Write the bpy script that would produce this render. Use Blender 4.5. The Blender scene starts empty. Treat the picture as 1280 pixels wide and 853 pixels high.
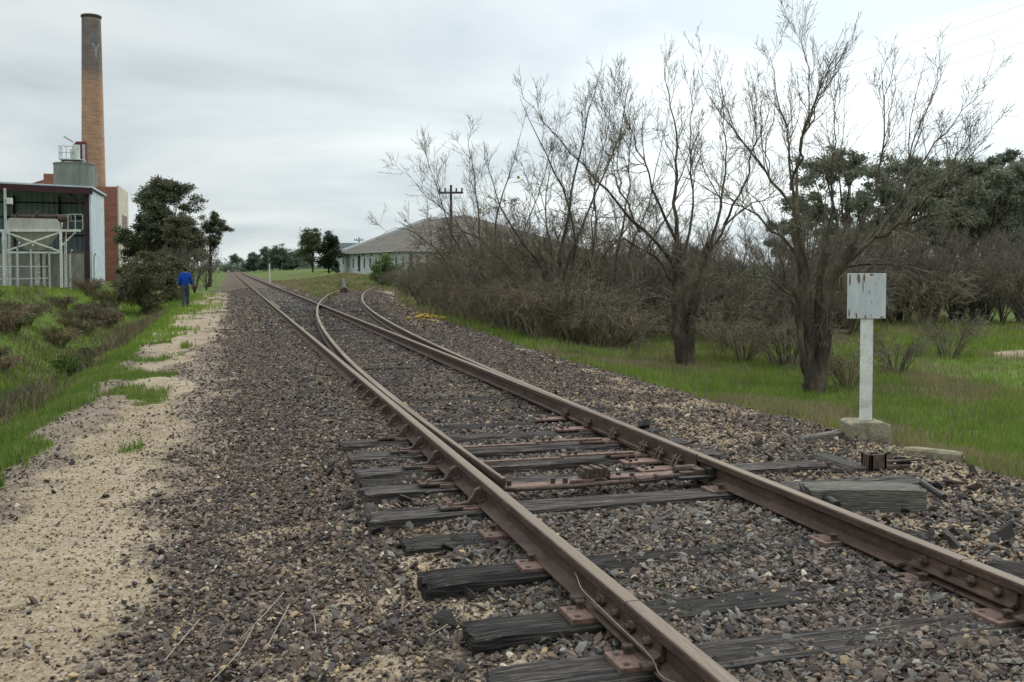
import bpy, math, random
import numpy as np
from math import radians as R, pi
from mathutils import Vector, Matrix
scene = bpy.context.scene
C = scene.collection
random.seed(7); rng = np.random.default_rng(7)

# ---------------------------------------------------------------- camera
cam = bpy.data.cameras.new("camera"); cam.lens = 35.0; cam.sensor_width = 36.0
cam.clip_start = 0.05; cam.clip_end = 3000
cam.shift_y = -0.0359
co = bpy.data.objects.new("camera", cam); C.objects.link(co); scene.camera = co
CX, CZ, YAW, PITCH, F = -2.362, 1.481, R(15.917), R(2.1), 1244.0
co.location = (CX, 0, CZ); co.rotation_euler = (R(90) - PITCH, 0, -YAW)
cam.dof.use_dof = True; cam.dof.focus_distance = 7.5; cam.dof.aperture_fstop = 8.0

_fw = np.array((math.sin(YAW)*math.cos(PITCH), math.cos(YAW)*math.cos(PITCH), -math.sin(PITCH)))
_rt = np.array((math.cos(YAW), -math.sin(YAW), 0.0)); _up = np.array((math.sin(YAW)*math.sin(PITCH), math.cos(YAW)*math.sin(PITCH), math.cos(PITCH)))
CYP = 335 + F*math.tan(PITCH)
def ray(px, py): return _fw + (px-640)/F*_rt + (CYP-py)/F*_up
def at(px, py, z):
    d = ray(px, py); t = (z-CZ)/d[2]; return np.array((CX, 0, CZ)) + t*d
def atd(px, py, dep): return np.array((CX, 0, CZ)) + dep*ray(px, py)

# ---------------------------------------------------------------- world, sun, exposure
SUN_EL, SUN_AZ = R(42), R(48)        # azimuth from +Y towards +X
w = bpy.data.worlds.new("World"); scene.world = w; w.use_nodes = True
nt = w.node_tree; nt.nodes.clear(); N = nt.nodes.new; L = nt.links.new
out = N("ShaderNodeOutputWorld"); bg = N("ShaderNodeBackground"); bg.inputs[1].default_value = 0.1; L(bg.outputs[0], out.inputs[0])
sky = N("ShaderNodeTexSky"); sky.sky_type = 'NISHITA'; sky.sun_disc = False; sky.sun_elevation = SUN_EL; sky.sun_rotation = SUN_AZ
tc = N("ShaderNodeTexCoord"); sep = N("ShaderNodeSeparateXYZ"); L(tc.outputs['Generated'], sep.inputs[0])
def M2(op, a, b=None, clamp=False):
    n = N("ShaderNodeMath"); n.operation = op; n.use_clamp = clamp
    for i, v in enumerate((a, b)):
        if v is None: continue
        if isinstance(v, (int, float)): n.inputs[i].default_value = v
        else: L(v, n.inputs[i])
    return n.outputs[0]
zz = M2('ADD', M2('MAXIMUM', sep.outputs[2], 0.0), 0.16)
cmb = N("ShaderNodeCombineXYZ"); L(M2('DIVIDE', sep.outputs[0], zz), cmb.inputs[0]); L(M2('DIVIDE', sep.outputs[1], zz), cmb.inputs[1])
n1 = N("ShaderNodeTexNoise"); n1.inputs['Scale'].default_value = 0.8; n1.inputs['Detail'].default_value = 7; n1.inputs['Roughness'].default_value = .5
n1.inputs['Distortion'].default_value = .4; L(cmb.outputs[0], n1.inputs['Vector'])
rp = N("ShaderNodeValToRGB"); L(n1.outputs['Fac'], rp.inputs[0])
e = rp.color_ramp.elements; e[0].position = .38; e[0].color = (.475, .535, .565, 1); e[1].position = .62; e[1].color = (.70, .745, .745, 1)
# brighter cloud in front of the veiled sun
vd = N("ShaderNodeVectorMath"); vd.operation = 'DOT_PRODUCT'
gd = Vector((math.sin(R(40))*math.cos(R(20)), math.cos(R(40))*math.cos(R(20)), math.sin(R(20)))); vd.inputs[1].default_value = gd
nrm = N("ShaderNodeVectorMath"); nrm.operation = 'NORMALIZE'; L(tc.outputs['Generated'], nrm.inputs[0]); L(nrm.outputs[0], vd.inputs[0])
gl = M2('POWER', M2('MAXIMUM', vd.outputs['Value'], 0.0), 7.0)
gl2 = M2('ADD', M2('ADD', M2('MULTIPLY', gl, 0.72), 0.92), M2('MULTIPLY', M2('MAXIMUM', M2('SUBTRACT', sep.outputs[2], 0.36), 0.0), 3.4))
sc1 = N("ShaderNodeVectorMath"); sc1.operation = 'SCALE'; L(rp.outputs[0], sc1.inputs[0]); L(M2('MULTIPLY', gl2, 10.0), sc1.inputs['Scale'])
mx = N("ShaderNodeMix"); mx.data_type = 'RGBA'; mx.inputs[0].default_value = .95; L(sky.outputs[0], mx.inputs[6]); L(sc1.outputs[0], mx.inputs[7]); L(mx.outputs[2], bg.inputs[0])
sl = bpy.data.lights.new("sun", 'SUN'); sl.energy = 1.5; sl.angle = R(20); sl.color = (1, .96, .9)
so = bpy.data.objects.new("sun", sl); C.objects.link(so)
so.rotation_euler = Vector((-math.sin(SUN_AZ)*math.cos(SUN_EL), -math.cos(SUN_AZ)*math.cos(SUN_EL), -math.sin(SUN_EL))).to_track_quat('-Z', 'Y').to_euler()
scene.view_settings.view_transform = 'Standard'; scene.view_settings.look = 'None'; scene.view_settings.gamma = 1; scene.view_settings.exposure = 0.25
scene.cycles.max_bounces = 5; scene.cycles.transparent_max_bounces = 4

# ---------------------------------------------------------------- materials
def mat(name, cols, scale=5.0, stretch=(1, 1, 1), rough=.85, bump=.0, bscale=None, metal=0, detail=6, pos=None, attr=None, spec=.3, grain=None, transl=0):
    """cols: list of colours ramped by object-space noise; attr: multiply by a per-vertex tint attribute"""
    m = bpy.data.materials.new(name); m.use_nodes = True; t = m.node_tree; n = t.nodes; l = t.links.new
    b = n["Principled BSDF"]; b.inputs['Roughness'].default_value = rough; b.inputs['Metallic'].default_value = metal
    b.inputs['Specular IOR Level'].default_value = spec
    tcn = n.new("ShaderNodeTexCoord"); mp = n.new("ShaderNodeMapping"); mp.inputs['Scale'].default_value = stretch; l(tcn.outputs['Object'], mp.inputs[0])
    nz = n.new("ShaderNodeTexNoise"); nz.inputs['Scale'].default_value = scale; nz.inputs['Detail'].default_value = detail; nz.inputs['Roughness'].default_value = .62; l(mp.outputs[0], nz.inputs['Vector'])
    r = n.new("ShaderNodeValToRGB"); l(nz.outputs['Fac'], r.inputs[0])
    k = len(cols); ps = pos or [.3 + .4*i/max(1, k-1) for i in range(k)]
    while len(r.color_ramp.elements) < k: r.color_ramp.elements.new(.5)
    for i in range(k):
        r.color_ramp.elements[i].position = ps[i]; r.color_ramp.elements[i].color = (*cols[i], 1)
    cur = r.outputs[0]
    if attr:
        a = n.new("ShaderNodeAttribute"); a.attribute_name = attr
        x = n.new("ShaderNodeMix"); x.data_type = 'RGBA'; x.blend_type = 'MULTIPLY'; x.inputs[0].default_value = 1; l(cur, x.inputs[6]); l(a.outputs['Color'], x.inputs[7]); cur = x.outputs[2]
    if grain:
        g = n.new("ShaderNodeTexNoise"); g.inputs['Scale'].default_value = grain[0]; g.inputs['Detail'].default_value = 3; l(mp.outputs[0], g.inputs['Vector'])
        gr = n.new("ShaderNodeMapRange"); gr.inputs[1].default_value = .3; gr.inputs[2].default_value = .7; gr.inputs[3].default_value = 1-grain[1]; gr.inputs[4].default_value = 1+grain[1]; l(g.outputs['Fac'], gr.inputs[0])
        x = n.new("ShaderNodeVectorMath"); x.operation = 'SCALE'; l(cur, x.inputs[0]); l(gr.outputs[0], x.inputs['Scale']); cur = x.outputs[0]
    l(cur, b.inputs['Base Color'])
    if bump:
        bn = n.new("ShaderNodeTexNoise"); bn.inputs['Scale'].default_value = bscale or scale*4; bn.inputs['Detail'].default_value = 5; l(mp.outputs[0], bn.inputs['Vector'])
        bb = n.new("ShaderNodeBump"); bb.inputs['Strength'].default_value = bump; bb.inputs['Distance'].default_value = .02; l(bn.outputs['Fac'], bb.inputs['Height']); l(bb.outputs[0], b.inputs['Normal'])
    if transl:
        tr = n.new("ShaderNodeBsdfTranslucent"); l(cur, tr.inputs[0]); ms = n.new("ShaderNodeMixShader"); ms.inputs[0].default_value = transl
        l(b.outputs[0], ms.inputs[1]); l(tr.outputs[0], ms.inputs[2]); l(ms.outputs[0], n["Material Output"].inputs[0])
    return m
MT = {}
MT['rail'] = mat('rusty_rail_steel', [(.036,.021,.016), (.062,.037,.027), (.098,.060,.042)], 14, (1, .35, 1), .7, .25, 60, spec=.35, grain=(90, .25))
def worn_head(m):
    t = m.node_tree; n = t.nodes; l = t.links.new; b = n["Principled BSDF"]; src = b.inputs['Base Color'].links[0].from_socket
    g = n.new("ShaderNodeNewGeometry"); sz = n.new("ShaderNodeSeparateXYZ"); l(g.outputs['Normal'], sz.inputs[0]); sp_ = n.new("ShaderNodeSeparateXYZ"); l(g.outputs['Position'], sp_.inputs[0])
    a = n.new("ShaderNodeMapRange"); a.inputs[1].default_value = .6; a.inputs[2].default_value = .95; l(sz.outputs[2], a.inputs[0]); c = n.new("ShaderNodeMath"); c.operation = 'GREATER_THAN'; c.inputs[1].default_value = .13; l(sp_.outputs[2], c.inputs[0])
    k = n.new("ShaderNodeMath"); k.operation = 'MULTIPLY'; l(a.outputs[0], k.inputs[0]); l(c.outputs[0], k.inputs[1]); x = n.new("ShaderNodeMix"); x.data_type = 'RGBA'; l(k.outputs[0], x.inputs[0]); l(src, x.inputs[6])
    nz = n.new("ShaderNodeTexNoise"); nz.inputs['Scale'].default_value = 30; r = n.new("ShaderNodeValToRGB"); l(nz.outputs['Fac'], r.inputs[0]); r.color_ramp.elements[0].position = .35; r.color_ramp.elements[0].color = (.115,.086,.063,1); r.color_ramp.elements[1].position = .65; r.color_ramp.elements[1].color = (.195,.153,.112,1); l(r.outputs[0], x.inputs[7]); l(x.outputs[2], b.inputs['Base Color'])
worn_head(MT['rail'])
MT['iron'] = mat('rusty_iron', [(.030,.022,.019), (.070,.047,.038), (.12,.082,.064)], 22, rough=.8, bump=.3, bscale=80, grain=(120, .3))
MT['plate'] = mat('red_rust_plate', [(.085,.052,.043), (.15,.092,.074), (.21,.135,.11)], 20, rough=.8, bump=.3, bscale=70, grain=(110, .25))
MT['blackiron'] = mat('black_iron', [(.012,.012,.013), (.03,.027,.025)], 15, rough=.6, bump=.2)
MT['wood'] = mat('weathered_sleeper_wood', [(.008,.007,.007), (.028,.024,.022), (.078,.068,.060), (.16,.145,.125)], 5, (.8, 20, 20), .95, 1.0, 12, pos=[.34,.48,.6,.74], attr='tint', grain=(14, .5))
MT['wood2'] = mat('grey_timber', [(.06,.056,.05), (.13,.12,.10), (.20,.19,.165)], 5, (1.0, 18, 18), .95, .9, 9, attr='tint', grain=(14, .4))
MT['bark'] = mat('dark_bark', [(.028,.022,.018), (.06,.047,.036), (.10,.085,.065)], 6, (1, 1, .3), .95, .6, 30)
MT['treebark'] = mat('rough_grey_bark', [(.025,.019,.016), (.065,.051,.039), (.14,.118,.075)], 4, (1, 1, .35), .95, .7, 30, grain=(25,.3))
MT['twig'] = mat('bare_twigs', [(.085,.070,.054), (.14,.115,.085), (.215,.182,.12)], 3, rough=.9, attr='tint')
MT['dryweed'] = mat('dead_weed_stems', [(.085,.066,.052), (.14,.112,.08), (.21,.175,.115)], 2.5, rough=.95, attr='tint')
MT['leaf'] = mat('foliage', [(.06,.067,.04), (.09,.098,.06)], .5, rough=.55, attr='tint', transl=.3)
MT['grass'] = mat('grass_blades', [(.075,.125,.018), (.10,.16,.025), (.15,.175,.045)], .8, rough=.8, attr='tint', transl=.3)
MT['stone'] = mat('ballast_stone', [(.8,.8,.8), (1.15,1.15,1.15)], 60, rough=.85, attr='tint', bump=.3, bscale=120)
MT['fruit'] = mat('yellow_fruit', [(.22,.14,.01), (.42,.29,.025)], 12, rough=.6)
MT['white'] = mat('flaking_white_paint', [(.34,.34,.29), (.60,.62,.57), (.70,.72,.67)], 6, rough=.7, bump=.1, grain=(60,.08))
MT['concrete'] = mat('mossy_concrete', [(.10,.09,.06), (.21,.19,.125), (.28,.25,.17)], 9, rough=.95, bump=.6, bscale=50, grain=(60,.25))

# ---------------------------------------------------------------- helpers
def link(o, parent=None):
    C.objects.link(o)
    if parent is not None: o.parent = parent
    return o
def tag(o, label=None, cat=None, group=None, kind=None):
    if label: o['label'] = label
    if cat: o['category'] = cat
    if group: o['group'] = group
    if kind: o['kind'] = kind
    return o
def empty(name, loc, rz=0):
    o = bpy.data.objects.new(name, None); o.empty_display_size = .2; o.location = loc; o.rotation_euler = (0, 0, rz); return link(o)
class MB:
    def __init__(s): s.v = []; s.f = []
    def box(s, x0, x1, y0, y1, z0, z1):
        b = len(s.v); s.v += [(x0,y0,z0),(x1,y0,z0),(x1,y1,z0),(x0,y1,z0),(x0,y0,z1),(x1,y0,z1),(x1,y1,z1),(x0,y1,z1)]
        s.f += [tuple(b+i for i in q) for q in ((0,3,2,1),(4,5,6,7),(0,1,5,4),(1,2,6,5),(2,3,7,6),(3,0,4,7))]; return s
    def poly(s, pts, depth_vec):
        b = len(s.v); n = len(pts); d = np.array(depth_vec, float)
        s.v += [tuple(p) for p in pts] + [tuple(np.array(p)+d) for p in pts]
        s.f += [tuple(range(b, b+n)), tuple(range(b+2*n-1, b+n-1, -1))]
        s.f += [(b+(i+1) % n, b+i, b+n+i, b+n+(i+1) % n) for i in range(n)]; return s
    def tube(s, pts, r, n=8, caps=True):
        pts = [np.array(p, float) for p in pts]; rs = r if hasattr(r, '__len__') else [r]*len(pts); b = len(s.v)
        for i, p in enumerate(pts):
            t = pts[min(i+1, len(pts)-1)] - pts[max(i-1, 0)]; t = t/(np.linalg.norm(t)+1e-9)
            a = np.array((0,0,1.)) if abs(t[2]) < .9 else np.array((1.,0,0)); u = np.cross(t, a); u /= np.linalg.norm(u); v = np.cross(t, u)
            for k in range(n): s.v.append(tuple(p + rs[i]*(math.cos(2*pi*k/n)*u + math.sin(2*pi*k/n)*v)))
        for i in range(len(pts)-1):
            for k in range(n): s.f.append((b+i*n+k, b+i*n+(k+1) % n, b+(i+1)*n+(k+1) % n, b+(i+1)*n+k))
        if caps: s.f += [tuple(b+k for k in range(n))[::-1], tuple(b+(len(pts)-1)*n+k for k in range(n))]
        return s
    def beam(s, p, q, wd, up=(0,0,1)):
        p = np.array(p, float); q = np.array(q, float); t = q-p; t /= np.linalg.norm(t); u = np.cross(t, np.array(up, float))
        if np.linalg.norm(u) < .01: u = np.cross(t, (1.,0,0))
        u /= np.linalg.norm(u); v = np.cross(u, t); b = len(s.v)
        for c in (p, q):
            for a, d in ((-1,-1),(1,-1),(1,1),(-1,1)): s.v.append(tuple(c + a*wd/2*u + d*wd/2*v))
        s.f += [tuple(b+i for i in k) for k in ((0,1,2,3),(7,6,5,4),(0,4,5,1),(1,5,6,2),(2,6,7,3),(3,7,4,0))]; return s
    def build(s, name, m, parent=None, bevel=0, smooth=False, loc=None):
        me = bpy.data.meshes.new(name); me.from_pydata(s.v, [], s.f); me.materials.append(m); me.validate()
        if smooth: me.shade_smooth()
        o = bpy.data.objects.new(name, me); link(o, parent)
        if loc is not None: o.location = loc
        if bevel:
            bv = o.modifiers.new('bevel', 'BEVEL'); bv.width = bevel; bv.segments = 2; bv.limit_method = 'ANGLE'
        return o
def npmesh(name, V, Fq, m, tint=None, parent=None, smooth=False, tri=False, extra=None):
    """V (n,3); Fq (m,4) or (m,3)"""
    me = bpy.data.meshes.new(name); k = Fq.shape[1]
    me.vertices.add(len(V)); me.vertices.foreach_set('co', np.ascontiguousarray(V, dtype=np.float32).ravel())
    me.loops.add(Fq.size); me.loops.foreach_set('vertex_index', np.ascontiguousarray(Fq, dtype=np.int32).ravel())
    me.polygons.add(len(Fq)); me.polygons.foreach_set('loop_start', np.arange(0, Fq.size, k, dtype=np.int32))
    me.update(calc_edges=True)
    if smooth: me.shade_smooth()
    else: me.shade_flat()
    def add(nm, arr):
        a = me.attributes.new(nm, 'FLOAT_COLOR', 'POINT'); c = np.ones((len(V), 4), np.float32); c[:, :3] = arr; a.data.foreach_set('color', c.ravel())
    if tint is not None: add('tint', tint)
    for nm, arr in (extra or {}).items(): add(nm, arr)
    me.materials.append(m); o = bpy.data.objects.new(name, me); return link(o, parent)
def vnoise(x, y, s, seed=0):
    x = np.asarray(x, float)/s + 137.3*seed; y = np.asarray(y, float)/s + 71.7*seed
    xi = np.floor(x); yi = np.floor(y); fx = x-xi; fy = y-yi; fx = fx*fx*(3-2*fx); fy = fy*fy*(3-2*fy)
    def h(a, b):
        q = np.sin(a*127.1 + b*311.7 + seed*17.17)*43758.5453; return q - np.floor(q)
    return (h(xi,yi)*(1-fx)+h(xi+1,yi)*fx)*(1-fy) + (h(xi,yi+1)*(1-fx)+h(xi+1,yi+1)*fx)*fy
def fbm(x, y, s, seed=0, o=4):
    t = 0; a = .5; n = 0
    for i in range(o): t = t + a*vnoise(x, y, s/2**i, seed+i); n += a; a *= .5
    return t/n
def sm(a, b, x): t = np.clip((np.asarray(x, float)-a)/(b-a), 0, 1); return t*t*(3-2*t)

# ---------------------------------------------------------------- terrain
KS = .00165
def off(y): return KS*np.clip(np.asarray(y, float)-5.3, 0, 74)**2
LX = [-60, -13, -10.2, -9.2, -8.3, -7.2, -6.3, -5.6, -4.9, -4.3, -3.9, -2.4, -1.9, -1.55, -1.0, 1.0, 2.0]
LZ = [.95, .85, .62, .50, -.15, -.85, -1.05, -.85, -.45, -.26, -.21, -.20, -.15, -.095, -.05, -.03, -.04]
LZ2 = [.6, .3, .1, .0, -.1, -.2, -.25, -.25, -.22, -.22, -.21, -.20, -.15, -.10, -.05, -.03, -.04]
def xedge(y): return 2.55 + .85*np.minimum(off(y), 8) + .35*np.exp(-((np.asarray(y, float)-7.5)/2.5)**2)
def G(x, y):
    x = np.asarray(x, float); y = np.asarray(y, float)
    a = np.interp(x, LX, LZ); b = np.interp(x, LX, LZ2); t = sm(38, 62, y)*(1-.0*x); left = a*(1-t)+b*t
    left = left + sm(-14, -9.5, -x*0-9.5)*0
    xe = xedge(y)
    right = -.04 - .14*sm(0, .9, x-xe) - .27*sm(.6, 3.2, x-xe)
    z = np.where(x > 1.5, right, left)
    z = z + .022*sm(5.7, 5.4, y)*sm(.95, .7, np.abs(x)) + .02*sm(8.2, 9.5, y)*sm(1.7, 1.3, np.abs(x-off(y)*.5)-off(y)*.5) - .012*sm(5.6, 6.0, y)*sm(8.4, 7.8, y)
    z = z + .028*sm(5.65, 5.8, y)*sm(8.4, 8.0, y)*sm(-1.95, -1.6, x)*sm(-.8, -1.1, x)
    z = z + .045*sm(8.2, 9.0, y)*sm(-1.9, -1.5, x)*sm(-.6, -1.0, x)
    rise = sm(65, 105, y)*sm(3, 12, x - 0*y)*.95 + sm(90, 200, y)*sm(6, 20, np.abs(x))*.6
    z = z + rise
    gm = np.clip(sm(.3, 1.5, x-xe) + sm(-4.2, -5.2, x), 0, 1)
    z = z + gm*(.16*(fbm(x, y, 2.2, 3)-.5) + .05*(vnoise(x, y, .35, 8)-.5))
    z = z + (1-gm)*(.04*(fbm(x, y, .5, 5, 3)-.5)) + .05*(fbm(x, y, 3, 11, 2)-.5)*sm(-1.5, -2.2, x)
    return z
def axis(lo, hi, c0, c1, d, g):
    a = list(np.arange(c0, c1, d)); s = d; x = c1
    while x < hi: a.append(x); s *= g; x += s
    a.append(hi); s = d; x = c0 - d; l = []
    while x > lo: l.append(x); s *= g; x -= s
    l.append(lo); return np.array(l[::-1]+a)
xs = axis(-900, 900, -9.5, 8, .055, 1.07)
yl = [-30, -12, -4, -1, 1, 2]; y = 2.5
while y < 1500: yl.append(y); y += .045 + .0075*max(0, y-3)*(1 if y < 120 else 4)
yl.append(1500); ys = np.array(yl)
XX, YY = np.meshgrid(xs, ys); GZ = G(XX, YY)
def tracks(x, y): return np.clip(np.exp(-((y - 18.2 - .02*(x-14))/1.0)**2)*sm(13.0, 14.6, x) + np.exp(-((y-12.7)/.4)**2)*sm(9.6, 10.1, x), 0, 1)*sm(60, 40, x)
def sandmask(x, y):
    n = fbm(x, y, .9, 21, 4) ; n2 = fbm(x*1.6, y*.6, 1.3, 33, 3)
    cx = np.interp(y, [3, 5, 6.5, 8.5, 11, 13.5, 18, 24, 30, 45, 60], [-3.25, -3.3, -3.42, -3.38, -3.3, -3.35, -3.35, -3.5, -3.6, -3.4, -3.2])
    hw = np.interp(y, [3, 5, 6.5, 8.5, 11, 13.5, 18, 24, 30, 45, 60], [.24, .42, .52, .54, .46, .38, .46, .78, 1.0, .95, .85])
    m = sm(.30, -.30, np.abs(x-cx) - hw + (n-.5)*.75)
    m = m*(.55+.45*sm(.35,.5,fbm(x, y, .35, 181, 3)))*sm(.26, .46, n2 + .32*sm(11, 8, y)) * sm(90, 60, y)
    p = sm(.53, .70, fbm(x, y, .42, 41, 4))*sm(-2.6, -2.2, x)*sm(-.95, -1.3, x)*sm(9, 6.0, y)*.8      # small pale patches in the shoulder
    xe = xedge(y); r = sm(.40, .58, fbm(x, y, .55, 51, 4) + .26*np.exp(-((x-2.3)**2+((y-4.7)/1.3)**2)/.9))*sm(-1.95, -1.1, x-xe)*sm(.75, .35, x-xe)*sm(16, 9, y)
    r2 = sm(.5, .6, fbm(x, y, .5, 55, 3))*sm(-.15, .1, x-xe)*sm(.6, .3, x-xe)
    f = tracks(x, y)
    s2 = sm(.52, .6, fbm(x*1.5, y*.5, 1.5, 61, 3))*sm(-1.5, -.9, np.abs(x-1)*-1+1)*0
    s3 = sm(.5, .62, fbm(x, y, 2.2, 71, 3))*sm(30, 45, y)*sm(85, 60, y)*sm(1.3, 1.8, x)*sm(0.2, -.6, x-(off(y)-.6))
    return np.clip(m + p + r*.8 + r2 + f + s2 + s3, 0, 1)
def soilmask(x, y):
    n = fbm(x, y, .8, 151, 4)
    return np.clip(sm(-2.15, -2.75, x + (n-.5)*1.2)*sm(80, 60, y) + sm(.3, .7, x-xedge(y))*.7 + .6*sm(.5,.6,n)*sm(1.2,1.6,x)*sm(12,8,y), 0, 1)
def grassmask(x, y):
    n = fbm(x, y, 1.1, 81, 4); xe = xedge(y)
    r = sm(.55, 1.05, x-xe + (n-.5)*1.0)
    ll = sm(-3.95, -4.45, x + (n-.5)*1.1 - .5*sm(10.5, 14, -y+22)*0)
    pt = sm(.54, .70, fbm(x, y*.6, .6, 91, 4))*sm(-4.9, -4.3, x)*sm(-2.9, -3.4, x)*sm(8, 10, y)*.85
    far = sm(.45, .6, n)*sm(30, 45, y)*sm(-2.0, -2.8, x)*.38
    mid = sm(.42, .58, n)*sm(42, 55, y)*sm(1.6, 2.4, x)*sm(1.0, -.2, x-off(y)+1.2)
    sid = sm(.40, .5, n + .1)*sm(62, 72, y)*sm(2, 3, x)
    farl = sm(.35, .6, n+.1)*sm(56, 85, y)*sm(-2.0, -3.6, x+(n-.5)*2); farr = sm(60, 75, y)*sm(1.9, 2.6, x+(n-.5))*sm(.35, .5, n+.1)
    f = tracks(x, y)
    return np.clip(np.maximum.reduce([r, ll, pt, far, mid, sid, farl, farr])*(1-f), 0, 1)
SA = sandmask(XX, YY); GR = grassmask(XX, YY); SO = soilmask(XX, YY)
def ground_material():
    m = bpy.data.materials.new('ground_surface'); m.use_nodes = True; t = m.node_tree; n = t.nodes; l = t.links.new; b = n["Principled BSDF"]
    b.inputs['Roughness'].default_value = .95; b.inputs['Specular IOR Level'].default_value = .15
    geo = n.new("ShaderNodeNewGeometry"); P = geo.outputs['Position']
    def noise(s, d=4, vec=P, rough=.6):
        k = n.new("ShaderNodeTexNoise"); k.inputs['Scale'].default_value = s; k.inputs['Detail'].default_value = d; k.inputs['Roughness'].default_value = rough; l(vec, k.inputs['Vector']); return k.outputs['Fac']
    def ramp(f, st):
        r = n.new("ShaderNodeValToRGB"); l(f, r.inputs[0])
        while len(r.color_ramp.elements) < len(st): r.color_ramp.elements.new(.5)
        for i, (p, c) in enumerate(st): r.color_ramp.elements[i].position = p; r.color_ramp.elements[i].color = (*c, 1)
        return r.outputs[0]
    def mixc(f, a, c, bt='MIX'):
        x = n.new("ShaderNodeMix"); x.data_type = 'RGBA'; x.blend_type = bt
        if isinstance(f, float): x.inputs[0].default_value = f
        else: l(f, x.inputs[0])
        l(a, x.inputs[6]); l(c, x.inputs[7]); return x.outputs[2]
    def math_(op, a, c):
        k = n.new("ShaderNodeMath"); k.operation = op
        for i, v in enumerate((a, c)):
            if isinstance(v, (int, float)): k.inputs[i].default_value = v
            else: l(v, k.inputs[i])
        return k.outputs[0]
    def rng_(v, a, c):
        k = n.new("ShaderNodeMapRange"); k.inputs[1].default_value = a; k.inputs[2].default_value = c; l(v, k.inputs[0]); return k.outputs[0]
    vo = n.new("ShaderNodeTexVoronoi"); vo.inputs['Scale'].default_value = 26; l(P, vo.inputs['Vector'])
    vo2 = n.new("ShaderNodeTexVoronoi"); vo2.inputs['Scale'].default_value = 70; l(P, vo2.inputs['Vector'])
    hs = n.new("ShaderNodeSeparateColor"); l(vo.outputs['Color'], hs.inputs[0])
    grav = ramp(hs.outputs[0], [(0, (.03,.024,.021)), (.3, (.065,.050,.043)), (.6, (.095,.074,.063)), (.85, (.13,.105,.085)), (.96, (.22,.18,.13))])
    grav = mixc(rng_(noise(3.0, 4), .35, .65), grav, mixc(.6, grav, ramp(noise(1.3), [(0, (.10,.072,.052)), (1, (.10,.072,.052))])))
    hs2 = n.new("ShaderNodeSeparateColor"); l(vo2.outputs['Color'], hs2.inputs[0])
    sand = ramp(noise(1.7, 6), [(.25, (.15,.12,.085)), (.5, (.26,.217,.158)), (.75, (.345,.295,.225))])
    sand = mixc(.45, sand, ramp(hs2.outputs[0], [(0, (.09,.066,.042)), (.5, (.25,.18,.105)), (.85, (.33,.25,.165)), (1, (.40,.36,.29))]))
    grs = ramp(noise(2.2, 6, rough=.7), [(.3, (.07,.065,.03)), (.45, (.075,.10,.022)), (.6, (.09,.14,.022)), (.72, (.15,.14,.07))])
    A = n.new("ShaderNodeAttribute"); A.attribute_name = 'mask'; ms = n.new("ShaderNodeSeparateColor"); l(A.outputs['Color'], ms.inputs[0])
    fine = math_('MULTIPLY', math_('SUBTRACT', noise(14, 7, rough=.75), .5), 1.5)
    fs = rng_(math_('ADD', ms.outputs[0], fine), .35, .6); fg = rng_(math_('ADD', ms.outputs[1], fine), .35, .65)
    soil = mixc(.4, ramp(noise(4.0, 6), [(.3, (.085,.065,.05)), (.5, (.17,.135,.10)), (.7, (.25,.205,.155))]), ramp(hs2.outputs[0], [(0, (.06,.045,.035)), (.5, (.16,.125,.095)), (1, (.36,.30,.22))]))
    fo = rng_(math_('ADD', ms.outputs[2], fine), .3, .6)
    col = mixc(fo, grav, soil); col = mixc(fs, col, sand); col = mixc(fg, col, grs); l(col, b.inputs['Base Color'])
    h = math_('MULTIPLY', math_('SUBTRACT', 1.0, vo.outputs['Distance']), math_('SUBTRACT', 1.0, math_('MULTIPLY', fs, .9)))
    h = math_('ADD', h, math_('MULTIPLY', noise(30, 5), .6))
    bp = n.new("ShaderNodeBump"); bp.inputs['Strength'].default_value = .8; bp.inputs['Distance'].default_value = .02; l(h, bp.inputs['Height']); l(bp.outputs[0], b.inputs['Normal'])
    return m
MT['ground'] = ground_material()
nx, ny = len(xs), len(ys)
idx = np.arange(nx*ny).reshape(ny, nx)
FQ = np.stack([idx[:-1,:-1], idx[:-1,1:], idx[1:,1:], idx[1:,:-1]], -1).reshape(-1, 4)
Vg = np.stack([XX.ravel(), YY.ravel(), GZ.ravel()], -1)
cx_ = Vg[FQ].mean(1); gmf = GR.ravel()[FQ].mean(1); smf = SA.ravel()[FQ].mean(1)
isp = (smf > .42) & (gmf < .5) & (cx_[:,0] < -2.4) & (cx_[:,1] < 90) & (cx_[:,0] > -5)
isg = (gmf > .45) & ~isp & ((cx_[:,0] < -4.2) | (cx_[:,0] > xedge(cx_[:,1])+.2) | (cx_[:,1] > 62))
def sub(name, sel):
    f = FQ[sel]; u, inv = np.unique(f.ravel(), return_inverse=True); mk = np.stack([SA.ravel(), GR.ravel(), SO.ravel()], -1)[u]
    o = npmesh(name, Vg[u], inv.reshape(-1, 4), MT['ground'], smooth=True, extra={'mask': mk}); tag(o, kind='structure'); return o
sub('ground', ~isp & ~isg); sub('path', isp); sub('grass_verge', isg)

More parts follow.
